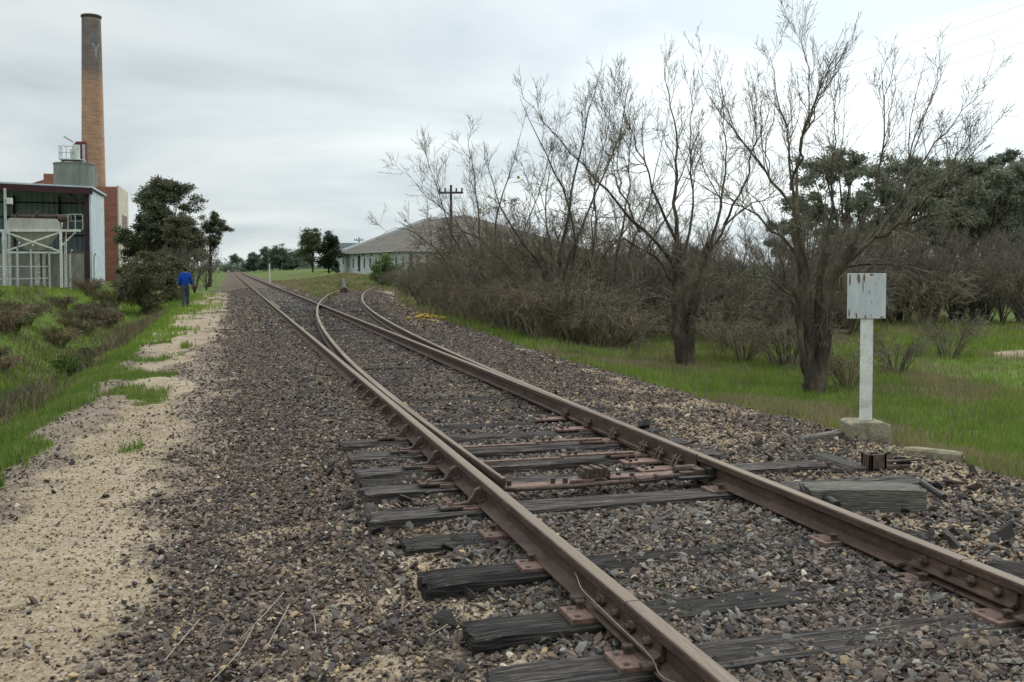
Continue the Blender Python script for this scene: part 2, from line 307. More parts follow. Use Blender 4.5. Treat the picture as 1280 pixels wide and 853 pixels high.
# ---------------------------------------------------------------- loose stones
def rock_template(sub_, sd):
    r = np.random.default_rng(sd)
    if sub_:
        p = (1+5**.5)/2; v = np.array([(-1,p,0),(1,p,0),(-1,-p,0),(1,-p,0),(0,-1,p),(0,1,p),(0,-1,-p),(0,1,-p),(p,0,-1),(p,0,1),(-p,0,-1),(-p,0,1)], float)/1.9
        f = np.array([(0,11,5),(0,5,1),(0,1,7),(0,7,10),(0,10,11),(1,5,9),(5,11,4),(11,10,2),(10,7,6),(7,1,8),(3,9,4),(3,4,2),(3,2,6),(3,6,8),(3,8,9),(4,9,5),(2,4,11),(6,2,10),(8,6,7),(9,8,1)])
    else:
        v = np.array([(1,0,0),(-1,0,0),(0,1,0),(0,-1,0),(0,0,1),(0,0,-1)], float); f = np.array([(0,2,4),(2,1,4),(1,3,4),(3,0,4),(2,0,5),(1,2,5),(3,1,5),(0,3,5)])
    v = np.sign(v)*np.abs(v)**.85*(1+r.uniform(-.38, .28, (len(v), 1))) + r.normal(0, .11, v.shape); v = v*np.array((1.0, .76, .56)); return v, f
def stones(name, xy, size, cols, label=None, kind='stuff', lift=.25, fine=True, zoff=0):
    n = len(xy); V = []; Fs = []; T = []; base = 0; tid = rng.integers(0, 5, n); z = G(xy[:,0], xy[:,1]) + zoff
    for k in range(5):
        s = np.where(tid == k)[0]
        if not len(s): continue
        v, f = rock_template(fine, k+3); a = rng.uniform(0, 2*pi, len(s)); tl = rng.normal(0, .38, (len(s), 2))
        ca, sa = np.cos(a), np.sin(a); X = v[:,0]; Y = v[:,1]; Z = v[:,2]
        x = X[None]*ca[:,None] - Y[None]*sa[:,None]; yy = X[None]*sa[:,None] + Y[None]*ca[:,None]; z3 = Z[None] + x*tl[:,:1] + yy*tl[:,1:]
        S = size[s][:,None]*.5; P = np.stack([x*S+xy[s,0][:,None], yy*S+xy[s,1][:,None], z3*S + z[s][:,None] + size[s][:,None]*lift], -1)
        V.append(P.reshape(-1, 3)); Fs.append((f[None] + (np.arange(len(s))*len(v))[:,None,None]).reshape(-1, 3) + base); base += len(s)*len(v)
        T.append(np.repeat(cols[s], len(v), 0))
    o = npmesh(name, np.concatenate(V), np.concatenate(Fs), MT['stone'], tint=np.concatenate(T)); tag(o, label, None, None, kind); return o
def inview(x, y, mg=260):
    dx = x-CX; d = dx*_fw[0] + y*_fw[1]; u = (dx*_rt[0] + y*_rt[1])/np.maximum(d, .1)*F + 640
    return (d > 1) & (u > -mg) & (u < 1280+mg)
def scatter(n, x0, x1, y0, y1, power=1.0):
    x = rng.uniform(x0, x1, n); y = y0 + (y1-y0)*rng.uniform(0, 1, n)**power; k = inview(x, y); return np.stack([x[k], y[k]], -1)
PAL = np.array([(.102,.094,.088), (.150,.138,.124), (.068,.052,.044), (.115,.083,.066), (.21,.195,.170), (.042,.035,.033), (.165,.122,.092), (.29,.21,.12), (.40,.355,.28)])
def palette(n, wts):
    c = PAL[rng.choice(len(PAL), n, p=np.array(wts)/sum(wts))]; return c*rng.uniform(.75, 1.3, (n, 1))
TIE_Y = [3.42, 3.95, 4.66, 5.40, 5.93, 6.62, 7.22, 7.86, 8.5] + [9.12+.62*i for i in range(60)]
def keep_gravel(xy, sand=.15, lim=.35):
    s = sandmask(xy[:,0], xy[:,1]); g = grassmask(xy[:,0], xy[:,1]); p = rng.uniform(0, 1, len(xy))
    pr = np.clip(1-s*(1-sand), 0, 1)*(1-.93*g)*(1-.62*soilmask(xy[:,0], xy[:,1]))*np.where((xy[:,0] < -2.4) & (s > .3), .45, 1); ti_ = np.array(TIE_Y); dy = np.abs(xy[:,1][:,None]-ti_[None]).min(1) if len(xy) else 0
    ontie = (dy < .115) & (xy[:,1] > 5.7) & (xy[:,0] > np.where(xy[:,1] > 8.3, -.75, -1.5)) & (xy[:,0] < 1.4+off(xy[:,1])) | (dy < .11) & (xy[:,1] < 5.7) & (xy[:,0] < -.85) & (xy[:,0] > -1.5)
    pr = pr*np.where((xy[:,0] < -3.3), .5, 1); return xy[(p < pr) & ~(ontie & (rng.uniform(0, 1, len(xy)) < .80*sm(.3, .55, fbm(xy[:,0], xy[:,1], .5, 171, 3)+.12)))]
def right_fade(xy):
    xe = xedge(xy[:,1]); return xy[xy[:,0] < xe+.9]
# near ballast
a = right_fade(keep_gravel(scatter(400000, -4.9, 4.2, 2.6, 9.5, 1.1)))
inn = (np.abs(a[:,0]) < 1.1); c = palette(len(a), (.6,.4,4.6,5,.3,3.4,3.2,.8,.4)); ci = palette(len(a), (3.2,2.6,3.2,3.8,.8,3.2,3,.5,.2)); ti = np.where((inn | (a[:,0] > -1.3) & (a[:,1] < 5.5))[:,None], ci, c)
sz = np.clip(rng.lognormal(math.log(.0235), .46, len(a)), .008, .078)*np.where(a[:,0] < -1.2, .74, np.where(inn, .76, .86))
k = rng.uniform(0, 1, len(a)) < .62
stones('ballast', a[k], sz[k], ti[k], 'loose dark ballast stones spread between and beside the rails')
b_ = a[~k]; stones('ballast_grit', b_, np.clip(sz[~k]*.55, .008, .03), ti[~k], 'fine gravel chips lying among the ballast', fine=False)
a = right_fade(keep_gravel(scatter(110000, -5.2, 4.8, 9.4, 24, 1.3)))
stones('ballast_beyond', a, np.clip(rng.lognormal(math.log(.031), .35, len(a)), .014, .07), palette(len(a), (1,1,4.5,4.5,.4,3,3,.5,.15)), 'brown ballast stones of the track further off', fine=False)
a = right_fade(keep_gravel(scatter(42000, -3.6, 6.5, 24, 75, 1.2)))
stones('ballast_far', a, np.clip(rng.lognormal(math.log(.055), .3, len(a)), .03, .09), np.where((np.abs(a[:,0]) < .95)[:,None] & (a[:,1] > 33)[:,None], palette(len(a), (3,4,1,1,4,1,1,.1,.4)), palette(len(a), (1,1,3.5,4,.6,2.5,3,.5,.3))), 'brown and grey ballast stones in the distance', fine=False)
# ochre and pale gravel where the sand shows
a = scatter(150000, -4.4, 4.4, 2.6, 14, 1.2); s = sandmask(a[:,0], a[:,1]); a = a[(rng.uniform(0,1,len(a)) < s*.55) & (grassmask(a[:,0], a[:,1]) < .5)]
cc = np.array([(.34,.235,.125), (.39,.31,.21), (.28,.195,.11), (.19,.135,.09), (.10,.078,.062), (.43,.39,.32)])[rng.choice(6, len(a), p=(.28,.26,.18,.12,.1,.06))]*rng.uniform(.75, 1.2, (len(a), 1))
szz = np.clip(rng.lognormal(math.log(.015), .35, len(a)), .008, .035)*np.where(a[:,0] > 1, 1.35, 1.0)
stones('pale_gravel', a, szz, cc, 'pale ochre pebbles on the path and beside the right rail', fine=False)

# dark rotted wood chips around the points timbers
a = np.stack([rng.normal(2.0, .75, 900), rng.normal(5.2, 1.2, 900)], -1); a = a[(a[:,0] > 1.05) & (a[:,0] < 3.6) & (a[:,1] > 3)]
b_ = np.stack([rng.uniform(-1.75, -1.0, 260), rng.uniform(3, 8, 260)], -1); a = np.concatenate([a, b_])
stones('wood_chips', a, np.clip(rng.lognormal(math.log(.035), .5, len(a)), .015, .11), np.array((.026,.022,.020))*rng.uniform(.5, 2.6, (len(a), 1)), 'dark rotted wood chips and dirt clods around the timbers', lift=.3)

# ---------------------------------------------------------------- branches
def tubes(P, Rd, S):
    B, n, _ = P.shape; T = np.gradient(P, axis=1); T /= np.linalg.norm(T, axis=2, keepdims=True)+1e-9
    ref = np.where(np.abs(T[:,:1,2:]) < .8, np.array((0,0,1.)), np.array((1.,0,0))); U = np.cross(T, np.broadcast_to(ref, T.shape)); U /= np.linalg.norm(U, axis=2, keepdims=True)+1e-9; W = np.cross(T, U)
    a = np.arange(S)*2*pi/S; V = P[:,:,None] + Rd[:,:,None,None]*(np.cos(a)[None,None,:,None]*U[:,:,None] + np.sin(a)[None,None,:,None]*W[:,:,None])
    base = (np.arange(B)*n*S)[:,None,None] + (np.arange(n-1)*S)[None,:,None]; k = np.arange(S)[None,None]; k2 = (k+1) % S
    Fq = np.stack([base+k, base+k2, base+S+k2, base+S+k], -1).reshape(-1, 4); return V.reshape(-1, 3), Fq
def joinT(lst):
    Vs, Fs, b = [], [], 0
    for v, f in lst: Vs.append(v); Fs.append(f+b); b += len(v)
    return np.concatenate(Vs), np.concatenate(Fs)
def children(P, Rd, n, ln, tr=(.15, 1), spread=.9, up=.5, curve=.3, rr=.55, N=5, wob=.075, rmin=.0025, bias=None, g=rng):
    B, M, _ = P.shape; t = g.uniform(tr[0], tr[1], (B, n))*(M-1.001); i = t.astype(int); f = (t-i)[...,None]; bi = np.arange(B)[:,None]
    p0 = P[bi,i]*(1-f) + P[bi,i+1]*f; d = P[bi,i+1]-P[bi,i]; d /= np.linalg.norm(d, axis=2, keepdims=True)+1e-9; r0 = (Rd[bi,i]*(1-f[...,0]) + Rd[bi,i+1]*f[...,0])
    q = g.normal(0, 1, p0.shape); q -= (q*d).sum(2, keepdims=True)*d; q /= np.linalg.norm(q, axis=2, keepdims=True)+1e-9
    s = g.uniform(.5, 1.2, (B, n, 1))*spread; D = d + q*s; D[...,2] += up*g.uniform(.3, 1.2, (B, n))
    if bias is not None: D += np.array(bias)
    D /= np.linalg.norm(D, axis=2, keepdims=True)+1e-9
    pl = np.linalg.norm(P[:,1:]-P[:,:-1], axis=2).sum(1)[:,None]; L_ = g.uniform(ln[0], ln[1], (B, n))*(1-.70*t/(M-1)) ; L_ = np.minimum(L_, pl*1.1)
    u = np.linspace(0, 1, N)[None,None,:,None]; Q = p0[:,:,None] + D[:,:,None]*L_[...,None,None]*u
    Q[...,2] += curve*L_[...,None]*(u[...,0]**2); w_ = g.normal(0, 1, (B, n, N, 3))*wob*L_[...,None,None]; w_[:,:,0] = 0; Q += np.cumsum(w_, 2)*.6
    R0 = np.minimum(r0*.85, np.maximum(rmin*1.6, rr*.014*L_/1.0 + .001)); RR = R0[...,None]*(1-.75*np.linspace(0,1,N)) ; RR = np.maximum(RR, rmin*.8)
    return Q.reshape(-1, N, 3), RR.reshape(-1, N)
def resample(pts, n):
    pts = np.array(pts, float); s = np.r_[0, np.cumsum(np.linalg.norm(np.diff(pts, axis=0), axis=1))]; u = np.linspace(0, s[-1], n)
    q = np.stack([np.interp(u, s, pts[:,i]) for i in range(3)], 1)
    for _ in range(2): q[1:-1] = .25*q[:-2] + .5*q[1:-1] + .25*q[2:]
    return q
def bare_tree(name, label, cat, limbs, radii, lev, group=None, rmin=.003, seed=1, twist=.04, low=None, tintc=(1,1,1), uplevel=.55, nbase=0):
    """limbs: list of 3-D polylines (world), radii: base radius of each"""
    g = np.random.default_rng(seed); base = np.array(limbs[0][0]); root = empty(name, base); tag(root, label, cat, group)
    P = np.stack([resample(l, 14) for l in limbs]) - base; w_ = g.normal(0, twist, P.shape); w_[:,0] = 0; P = P + .5*w_ + .25*np.cumsum(w_, 1)*np.linspace(0,1,14)[None,:,None]
    Rd = np.array(radii)[:,None]*(1 - .93*np.linspace(0, 1, 14)[None]**.62)*.78; Rd[:nbase] = np.array(radii)[:nbase,None]*(1-.35*np.linspace(0,1,14)[None]); Rd = np.maximum(Rd, rmin)
    v, f = tubes(P, Rd, 7); o = npmesh('trunk', v, f, MT['treebark'], parent=root, smooth=True)
    cur = (P, Rd); parts = []
    for (n, ln, spread, up, curve, tr) in lev:
        cur = children(*cur, n, ln, tr, spread, up*uplevel/.55, curve, rmin=rmin, N=6 if ln[1] > .6 else 4, g=g); parts.append(cur)
        if low is not None and len(parts) == 1:
            lw = children(P, Rd, low[0], low[1], (.05, .6), 1.3, -.15, -.45, rmin=rmin, N=7, g=g); parts.append(lw); l2 = children(*lw, 7, (.3, .9), (.1, 1), .9, .0, -.3, rmin=rmin, N=4, g=g); parts.append(l2)
            l3 = children(*l2, 3, (.15, .4), (.1, 1), .9, .1, -.1, rmin=rmin, N=3, g=g); parts.append(l3)
    LT = [tubes(p, r, 5 if i == 0 else 3) for i, (p, r) in enumerate(parts)]
    v, f = joinT(LT); nn = sum(len(a) for a, _ in LT); tn = np.concatenate([np.repeat(g.uniform(.55, 1.25, (len(p), 1)), p.shape[1]*(5 if i == 0 else 3), 0)*np.array(tintc) for i, (p, r) in enumerate(parts)])
    npmesh('crown', v, f, MT['twig'], tint=tn, parent=root); return root
def limb(px, dep, dd=0.0):
    """points of a limb in the photo, at a depth; dd = depth drift toward its tip (metres)"""
    n = len(px); return [atd(a, b, dep + dd*(i/(n-1))) for i, (a, b) in enumerate(px)]
LEV = [(10, (.7, 1.9), .65, .75, .12, (.22, .98)), (6, (.25, .85), .75, .35, .1, (.15, 1)), (3, (.08, .32), .8, .25, .05, (.15, 1))]

dB = float((at(1020, 492, -.45) - np.array((CX,0,CZ))) @ _fw)
B_ = [[(1016,494),(1012,430),(1012,380),(1006,330),(1000,288)], [(1024,494),(1028,430),(1030,380),(1040,345),(1058,313)], [(1010,494),(1003,440),(998,400),(990,368)], [(1020,494),(1020,420),(1022,370),(1030,320)],
      [(1010,345),(1000,300),(990,250),(985,190),(975,130),(962,72)], [(1008,335),(980,300),(945,270),(905,250),(872,252)], [(996,270),(960,215),(930,178),(900,140),(872,84)], [(989,238),(1000,180),(1018,120),(1038,66)],
      [(1040,345),(1075,312),(1110,287),(1150,272),(1200,263),(1248,256)], [(1058,315),(1085,270),(1100,215),(1105,150),(1098,76)], [(1095,297),(1125,250),(1150,205),(1185,160),(1222,112)], [(1024,345),(1040,295),(1045,230),(1050,150),(1056,80)],
      [(1130,280),(1165,242),(1200,210),(1244,168)], [(992,370),(960,347),(925,340),(890,358)], [(1050,335),(1100,330),(1140,345),(1178,390)], [(1000,290),(992,230),(1008,160),(1010,90),(985,30)], [(1075,312),(1120,262),(1135,190),(1160,110),(1180,70)]]
bare_tree('bare_tree', 'bare many-stemmed tree with tall spreading shoots directly behind the white signpost', 'tree', [limb(b, dB + o_, d) for b, d, o_ in zip(B_, (0,0,-.2,.2,-.6,.5,.7,-.5,-.5,.4,.9,.2,-.9,-.5,-.8,.9,.6), (0,0,0,0,0,0,.1,-.3,0,0,-.2,.1,-.3,-.2,0,0,-.1))],
          [.125,.115,.06,.08,.058,.050,.042,.038,.060,.050,.046,.040,.038,.032,.032,.046,.036], LEV, 'bare trees beside the siding', rmin=.0034, seed=11, low=(2, (.5, 1.3)), nbase=4)
dA = float((at(857, 460, -.45) - np.array((CX,0,CZ))) @ _fw)
A_ = [[(857,462),(848,410),(849,355),(846,302)], [(860,462),(862,410),(870,355),(888,306)], [(853,462),(846,430),(844,400),(850,370)],
      [(846,310),(842,250),(848,190),(838,130),(828,80)], [(868,355),(893,305),(915,272),(955,247),(992,244)], [(848,340),(828,310),(795,282),(755,240),(722,200),(692,165),(655,120)], [(851,370),(830,335),(800,305),(762,300),(735,312),(716,345)],
      [(887,310),(902,250),(908,190),(896,112)], [(846,302),(818,245),(800,185),(774,112)], [(856,325),(868,260),(862,180),(866,98)], [(905,282),(930,230),(948,170),(936,96)], [(850,385),(825,370),(790,374),(758,402)], [(864,400),(890,386),(930,386)], [(800,290),(775,240),(772,180),(745,130)]]
bare_tree('bare_tree', 'bare dark-trunked tree standing left of the signpost tree, lower boughs arching down', 'tree', [limb(b, dA + o_, d) for b, d, o_ in zip(A_, (0,.1,0,.3,-.9,-.8,-.9,.7,-.6,.8,-.9,-.9,-.8,.9), (0,0,0,0,0,0,0,0,0,0,-.2,0,0,-.2))],
          [.17,.13,.09,.07,.062,.062,.048,.052,.052,.048,.040,.040,.034,.036], LEV, 'bare trees beside the siding', rmin=.0038, seed=12, low=(3, (.8, 1.9)), nbase=3)
C_ = [[(700,418),(690,360),(705,300),(715,230),(725,180),(745,95)], [(704,418),(712,350),(722,290),(702,230),(672,180),(650,125)],
      [(696,418),(700,350),(730,280),(755,220),(778,165),(790,95)], [(700,418),(680,340),(640,290),(612,240),(600,180)],
      [(698,418),(672,370),(620,320),(580,280),(548,300),(520,330)], [(702,418),(735,350),(770,300),(800,270),(830,300)],
      [(700,418),(690,330),(680,270),(690,200),(700,140)], [(706,418),(730,370),(745,300),(742,220),(765,150),(760,95)],
      [(694,418),(660,380),(620,360),(585,370),(560,400)], [(700,418),(715,340),(745,330),(790,345),(810,380)]]
dC = 28.5
LV2 = [(10, (.9, 2.6), .8, .6, .12, (.2, .98)), (6, (.5, 1.3), .9, .35, .1, (.15, 1)), (4, (.2, .6), .9, .25, .1, (.1, 1))]
bare_tree('bare_tree', 'bare tangled tree with lichen-yellowed boughs in the middle of the roadside thicket', 'tree', [limb(b, dC, d) for b, d in zip(C_, (.5,-1.5,1.8,-.6,-1.8,.8,2.2,-.8,-2.2,1.5))],
          [.13,.11,.10,.09,.07,.07,.07,.07,.05,.05], LV2, 'bare trees beside the siding', rmin=.0048, seed=13, low=(8, (1.2, 2.8)))
D_ = [[(612,400),(605,340),(600,280),(596,225),(585,170)], [(616,400),(622,330),(618,270),(640,215),(655,150)],
      [(608,400),(590,340),(562,290),(548,235),(530,190)], [(606,400),(580,350),(540,305),(515,285),(492,282),(470,300)],
      [(604,400),(578,370),(545,350),(520,356),(505,375)], [(614,400),(640,330),(662,270),(680,230),(690,180)],
      [(610,400),(600,330),(572,275),(548,262),(518,235),(498,205)]]
bare_tree('bare_tree', 'bare thicket tree at the far left end of the row, branches hanging over the siding', 'tree', [limb(b, 36, d) for b, d in zip(D_, (.5,2.0,-.8,-1.5,-2.2,2.5,1.0))],
          [.12,.10,.09,.08,.06,.08,.06], LV2, 'bare trees beside the siding', rmin=.0058, seed=14, low=(9, (1.4, 3.2)))
E_ = [[(770,425),(765,360),(772,300),(790,240),(782,180),(800,120)], [(774,425),(790,350),(820,290),(850,240),(872,180)], [(766,425),(748,360),(735,310),(745,240),(720,190)],
      [(772,425),(800,380),(850,350),(885,360)], [(768,425),(740,380),(700,360),(670,380)], [(770,425),(780,330),(812,250),(826,170),(840,130)]]
bare_tree('bare_tree', 'thin bare tree half hidden behind the dark-trunked tree', 'tree', [limb(b, 26, d) for b, d in zip(E_, (1,2,.5,-1,-1.5,2.5))],
          [.08,.08,.07,.05,.05,.06], LV2, 'bare trees beside the siding', rmin=.0045, seed=15, low=(7, (1.0, 2.4)))

# generic bare trees and shrubs, copied where repeated
def generic_limbs(h, spread, n, seed, lean=0):
    g = np.random.default_rng(seed); L_ = []
    for i in range(n):
        a = 2*pi*i/n + g.uniform(-.4, .4); hh = h*g.uniform(.65, 1); s = spread*g.uniform(.4, 1); p = [(0,0,0)]
        for k in range(1, 6):
            u = k/5; rad = s*(u**1.15); p.append((math.cos(a)*rad + g.normal(0, .06*h*u*.5), math.sin(a)*rad + g.normal(0, .06*h*u*.5), hh*(u**.85)))
        L_.append([np.array(q, float) for q in p])
    return L_
def copy_tree(o, loc, rz, s, label=None, group=None):
    c = o.copy(); C.objects.link(c); c.location = loc; c.rotation_euler = (0, 0, rz); c.scale = s if hasattr(s, '__len__') else (s, s, s)
    if label: c['label'] = label
    if group: c['group'] = group
    for ch in list(o.children):
        d = ch.copy(); C.objects.link(d); d.parent = c
        for gch in list(ch.children):
            e_ = gch.copy(); C.objects.link(e_); e_.parent = d
    return c
LV3 = [(9, (1.0, 2.2), .8, .35, .1, (.15, .98)), (6, (.5, 1.1), .8, .3, .05, (.15, 1)), (4, (.2, .5), .8, .2, .0, (.1, 1))]
protoT = [bare_tree('bare_scrub_tree', 'bare grey scrub tree in the dark thicket across the field', 'tree', generic_limbs(5.2, 2.4, 8, 50+i), [.09]*8, LV3, 'scrub trees of the far right thicket', rmin=.006, seed=60+i, low=(2, (.8, 1.6)), tintc=(1.05,1.1,1.2)) for i in range(3)]
spots = []
for i in range(26):
    px = 1050 + (i*37 % 300) + random.uniform(-10, 10); dep = random.choice((34, 38, 44, 50)) + random.uniform(-1.5, 1.5); spots.append((px, dep))
for i in range(9): spots.append((700 + i*28 + random.uniform(-8, 8), random.uniform(38, 52)))
spots += [(1062+i*19+random.uniform(-6, 6), random.uniform(32.5, 35)) for i in range(13)] + [(598, 40), (628, 44), (655, 41), (690, 46), (575, 46), (720, 42)]
spots = spots[:-6] + [(770+i*18+random.uniform(-7, 7), random.uniform(27, 37)) for i in range(16)] + spots[-6:]
for i, (px, dep) in enumerate(spots):
    p = atd(px, 335, dep); z = float(G(p[0], p[1])); sc_ = random.uniform(.60, .82)*(1.0 if px > 1030 else .85)*(.72 if dep < 36 and px > 1030 else 1)*(1.25 if i >= len(spots)-6 else 1)
    qd = 'behind the long left thicket' if px < 765 else 'behind the dark-trunked tree' if px < 880 else 'between the dark-trunked tree and the signpost tree' if px < 985 else 'behind the signpost tree'
    lb = 'small bare scrub tree ' + qd
    gp = 'scrub trees of the far right thicket' if px > 1030 else 'scrub trees ' + qd
    if px > 1030: qd = ('left of the signpost board' if px < 1060 else 'straight above the signpost board' if px < 1110 else 'a little right of the signpost board' if px < 1180 else 'halfway from signpost to the right edge' if px < 1240 else 'close to the right edge') + (', front row' if dep < 36 else ', nearer row' if dep < 43 else ', farther row'); lb = 'bare thicket tree across the field, ' + qd; gp = 'thicket scrub ' + qd
    if i < 3: protoT[i]['label'] = lb; protoT[i]['group'] = gp
    if i < 3: o = protoT[i]; o.location = (p[0], p[1], z); o.rotation_euler = (0,0,random.uniform(0,6)); o.scale = (sc_,)*3
    else: copy_tree(protoT[i % 3], (p[0], p[1], z), random.uniform(0, 6), sc_, lb, gp)
# bare shrubs / brambles: arching stems from the ground
def bramble(name, label, cat, group, n, h, r, seed, m, tintc, rmin, sub=(8, 4)):
    g = np.random.default_rng(seed); a = g.uniform(0, 2*pi, n); L_ = g.uniform(.6, 1.0, n); Np = 9; u = np.linspace(0, 1, Np)
    P = np.zeros((n, Np, 3)); st = g.uniform(0, .25*r, n); rad = st[:,None] + r*L_[:,None]*u[None]**1.1
    P[...,0] = np.cos(a)[:,None]*rad; P[...,1] = np.sin(a)[:,None]*rad; P[...,2] = h*L_[:,None]*np.sin(u[None]*pi*g.uniform(.45, .85, n)[:,None])
    P += np.cumsum(g.normal(0, .02*h, P.shape), 1)*.5; Rd = np.maximum(.010*h*(1-.8*u[None])*np.ones((n,1)), rmin)
    c1 = children(P, Rd, sub[0], (.25*h, .65*h), (.15, 1), .9, .15, -.1, rmin=rmin, N=5, g=g); c2 = children(*c1, sub[1], (.12*h, .3*h), (.1, 1), .9, .1, -.1, rmin=rmin, N=3, g=g)
    Ls = [tubes(P, Rd, 4), tubes(*c1, 3), tubes(*c2, 3)]; v, f = joinT(Ls)
    v[:,2] = np.maximum(v[:,2], -.03)
    tn = np.concatenate([np.repeat(g.uniform(.5, 1.3, (len(p[0]), 1)), p[0].shape[1]*s, 0) for p, s in (((P,Rd),4), (c1,3), (c2,3))])*np.array(tintc)
    o = npmesh(name, v, f, m, tint=tn); return tag(o, label, cat, group)
BR = [bramble('bare_shrub', 'leafless tangled shrub at the foot of the roadside trees', 'shrub', 'leafless shrubs under the roadside trees', 34, 1.5, 1.3, 70+i, MT['twig'], ((1.0,1.0,.98), (1.25,1.2,1.05), (.85,.86,.88))[i], .0038, (9, 4)) for i in range(3)]
def put(proto, i, loc, s, label=None, rz=None):
    sc_ = s if hasattr(s, '__len__') else (s,)*3; rz = random.uniform(0, 6) if rz is None else rz
    if not proto.get('_used'): proto['_used'] = 1; o = proto
    else:
        o = proto.copy(); C.objects.link(o)
    o.location = loc; o.rotation_euler = (0, 0, rz); o.scale = sc_
    if label: o['label'] = label
    return o
SH = [(985,462,-.45,.78),(930,452,-.4,.72),(900,424,-.4,1.15),(950,420,-.4,1.1),(1005,416,-.4,1.2),(860,418,-.4,1.2),(1050,412,-.4,1.2),(1060,486,-.45,.5),(1120,472,-.5,.5),(1185,452,-.5,.55),(905,436,-.4,.6),(800,425,-.45,.9),(745,412,-.45,1.1),(715,405,-.45,1.3),(680,405,-.45,1.4),(655,398,-.4,1.4),
      (630,395,-.4,1.5),(600,388,-.4,1.6),(575,383,-.4,1.5),(550,378,-.4,1.6),(525,374,-.4,1.3),(640,385,-.4,1.9),(700,392,-.45,1.9),(760,400,-.4,1.7),(590,375,-.4,2.0),(830,412,-.4,1.1),(980,425,-.45,.8),(1060,420,-.45,.9),(560,368,-.3,2.2),(560,400,-.3,1.0),(590,408,-.35,1.0),(615,412,-.35,1.1),(640,418,-.35,1.1),(668,424,-.35,1.1),(695,430,-.35,1.1),(720,432,-.4,1.1),(748,436,-.4,1.0),(775,438,-.4,.9),(650,405,-.4,1.8),(710,412,-.4,1.8),(600,395,-.4,1.9),(535,385,-.2,1.2),(515,372,-.2,1.3),
      (1150,408,-.45,1.2),(1225,405,-.45,1.1),(1290,408,-.45,1.3),(620,372,-.3,2.3),(680,378,-.3,2.3)]
def where(px): return ('beneath the boughs at the far left end of the tree row' if px < 620 else 'under the lichen-yellowed tangled tree' if px < 730 else 'just left of the dark-trunked tree' if px < 850 else
                       'between the dark-trunked tree and the signpost tree' if px < 990 else 'at the foot of the signpost tree' if px < 1080 else 'right of the signpost')
for i, (px, py, z, s) in enumerate(SH):
    p = at(px, py, z); put(BR[i % 3], i, (p[0], p[1], float(G(p[0], p[1]))-.02), (s*1.1, s*1.1, s*random.uniform(.8, 1.1)), ('smaller' if s < 1.0 else 'medium' if s < 1.45 else 'larger') + ' leafless tangled shrub ' + where(px))['group'] = ('smaller' if s < 1.0 else 'medium' if s < 1.45 else 'larger') + ' shrubs ' + where(px)

# ---------------------------------------------------------------- leafy plants
def leafcloud(centres, radii, n, size, g, flat=.7, dark=(1,1,1), light=(1.5,1.45,1.3), aspect=.45, tight=.62):
    nc = len(centres); k = g.integers(0, nc, n); d = g.normal(0, .55, (n, 3)); sub_ = g.normal(0, .62, (nc, 7, 3)); d = sub_[k, g.integers(0, 7, n)] + d*tight; rr = 1.0
    c = np.array(centres)[k] + d*rr*np.array(radii)[k][:,None]*np.array((1, 1, flat))
    a = g.normal(0, 1, (n, 3)); a /= np.linalg.norm(a, axis=1, keepdims=True); b = np.cross(a, g.normal(0, 1, (n, 3))); b /= np.linalg.norm(b, axis=1, keepdims=True); s = size*g.uniform(.6, 1.3, (n, 1))
    V = np.stack([c - a*s, c + b*s*aspect, c + a*s, c - b*s*aspect], 1).reshape(-1, 3); Fq = np.arange(4*n).reshape(-1, 4)
    t = g.uniform(0, 1, (n, 1))*.75 + g.uniform(0, .25, nc)[k][:,None]; T = np.array(dark)*(1-t) + np.array(light)*t
    return V, Fq, np.repeat(T, 4, 0)
def leafy_tree(name, label, cat, group, h, r, seed, nclump, nleaf, size, trunkh=.35, dark=(1,1,1), light=(1.6,1.5,1.3), flat=.7, cr=(.14, .30), lean=0, low=.3, tight=.62):
    g = np.random.default_rng(seed); root = empty(name, (0,0,0)); tag(root, label, cat, group); cs = []; rs = []; limbs = []
    for i in range(nclump):
        a = g.uniform(0, 2*pi); u = g.uniform(low, 1); prof = math.sin(min(1, (1.05-u)/(1.05-low)*1.0)*pi*.62 + .25); rad = r*max(.15, prof)*g.uniform(.35, 1)
        c = (math.cos(a)*rad + lean*u, math.sin(a)*rad, h*(.06+.90*u)); cs.append(c); rs.append(r*g.uniform(*cr))
        z0 = h*trunkh*g.uniform(.4, 1); limbs.append(resample([(0,0,z0*.5), (c[0]*.15, c[1]*.15, z0), (c[0]*.6, c[1]*.6, z0+(c[2]-z0)*.6), c], 8))
    P = np.stack(limbs); Rd = h*.009*(1-.8*np.linspace(0,1,8))[None]*np.ones((nclump,1)); tr = np.array([(0,0,-.2), (.02*h,0,h*.12), (0,.01*h,h*.3), (.02*h,0,h*.5), (0,0,h*.75)])
    T = resample(tr, 8)[None]; v, f = joinT([tubes(P, Rd, 5), tubes(T, h*.026*(1-.8*np.linspace(0,1,8))[None], 8)]); npmesh('trunk', v, f, MT['bark'], parent=root, smooth=True)
    V, Fq, t = leafcloud(cs, rs, nleaf, size, g, flat, dark, light, tight=tight); npmesh('crown', V, Fq, MT['leaf'], tint=t, parent=root); return root
def place(root, px, dep, s=1, zb=None, rz=None, sx=None):
    p = atd(px, 335, dep); z = float(G(p[0], p[1])) if zb is None else zb; root.location = (p[0], p[1], z-.05); root.scale = (sx or s, sx or s, s); root.rotation_euler = (0,0, random.uniform(0,6) if rz is None else rz); return root
GUMD = (1.5,1.5,1.8); GUML = (2.7,2.7,3.0)
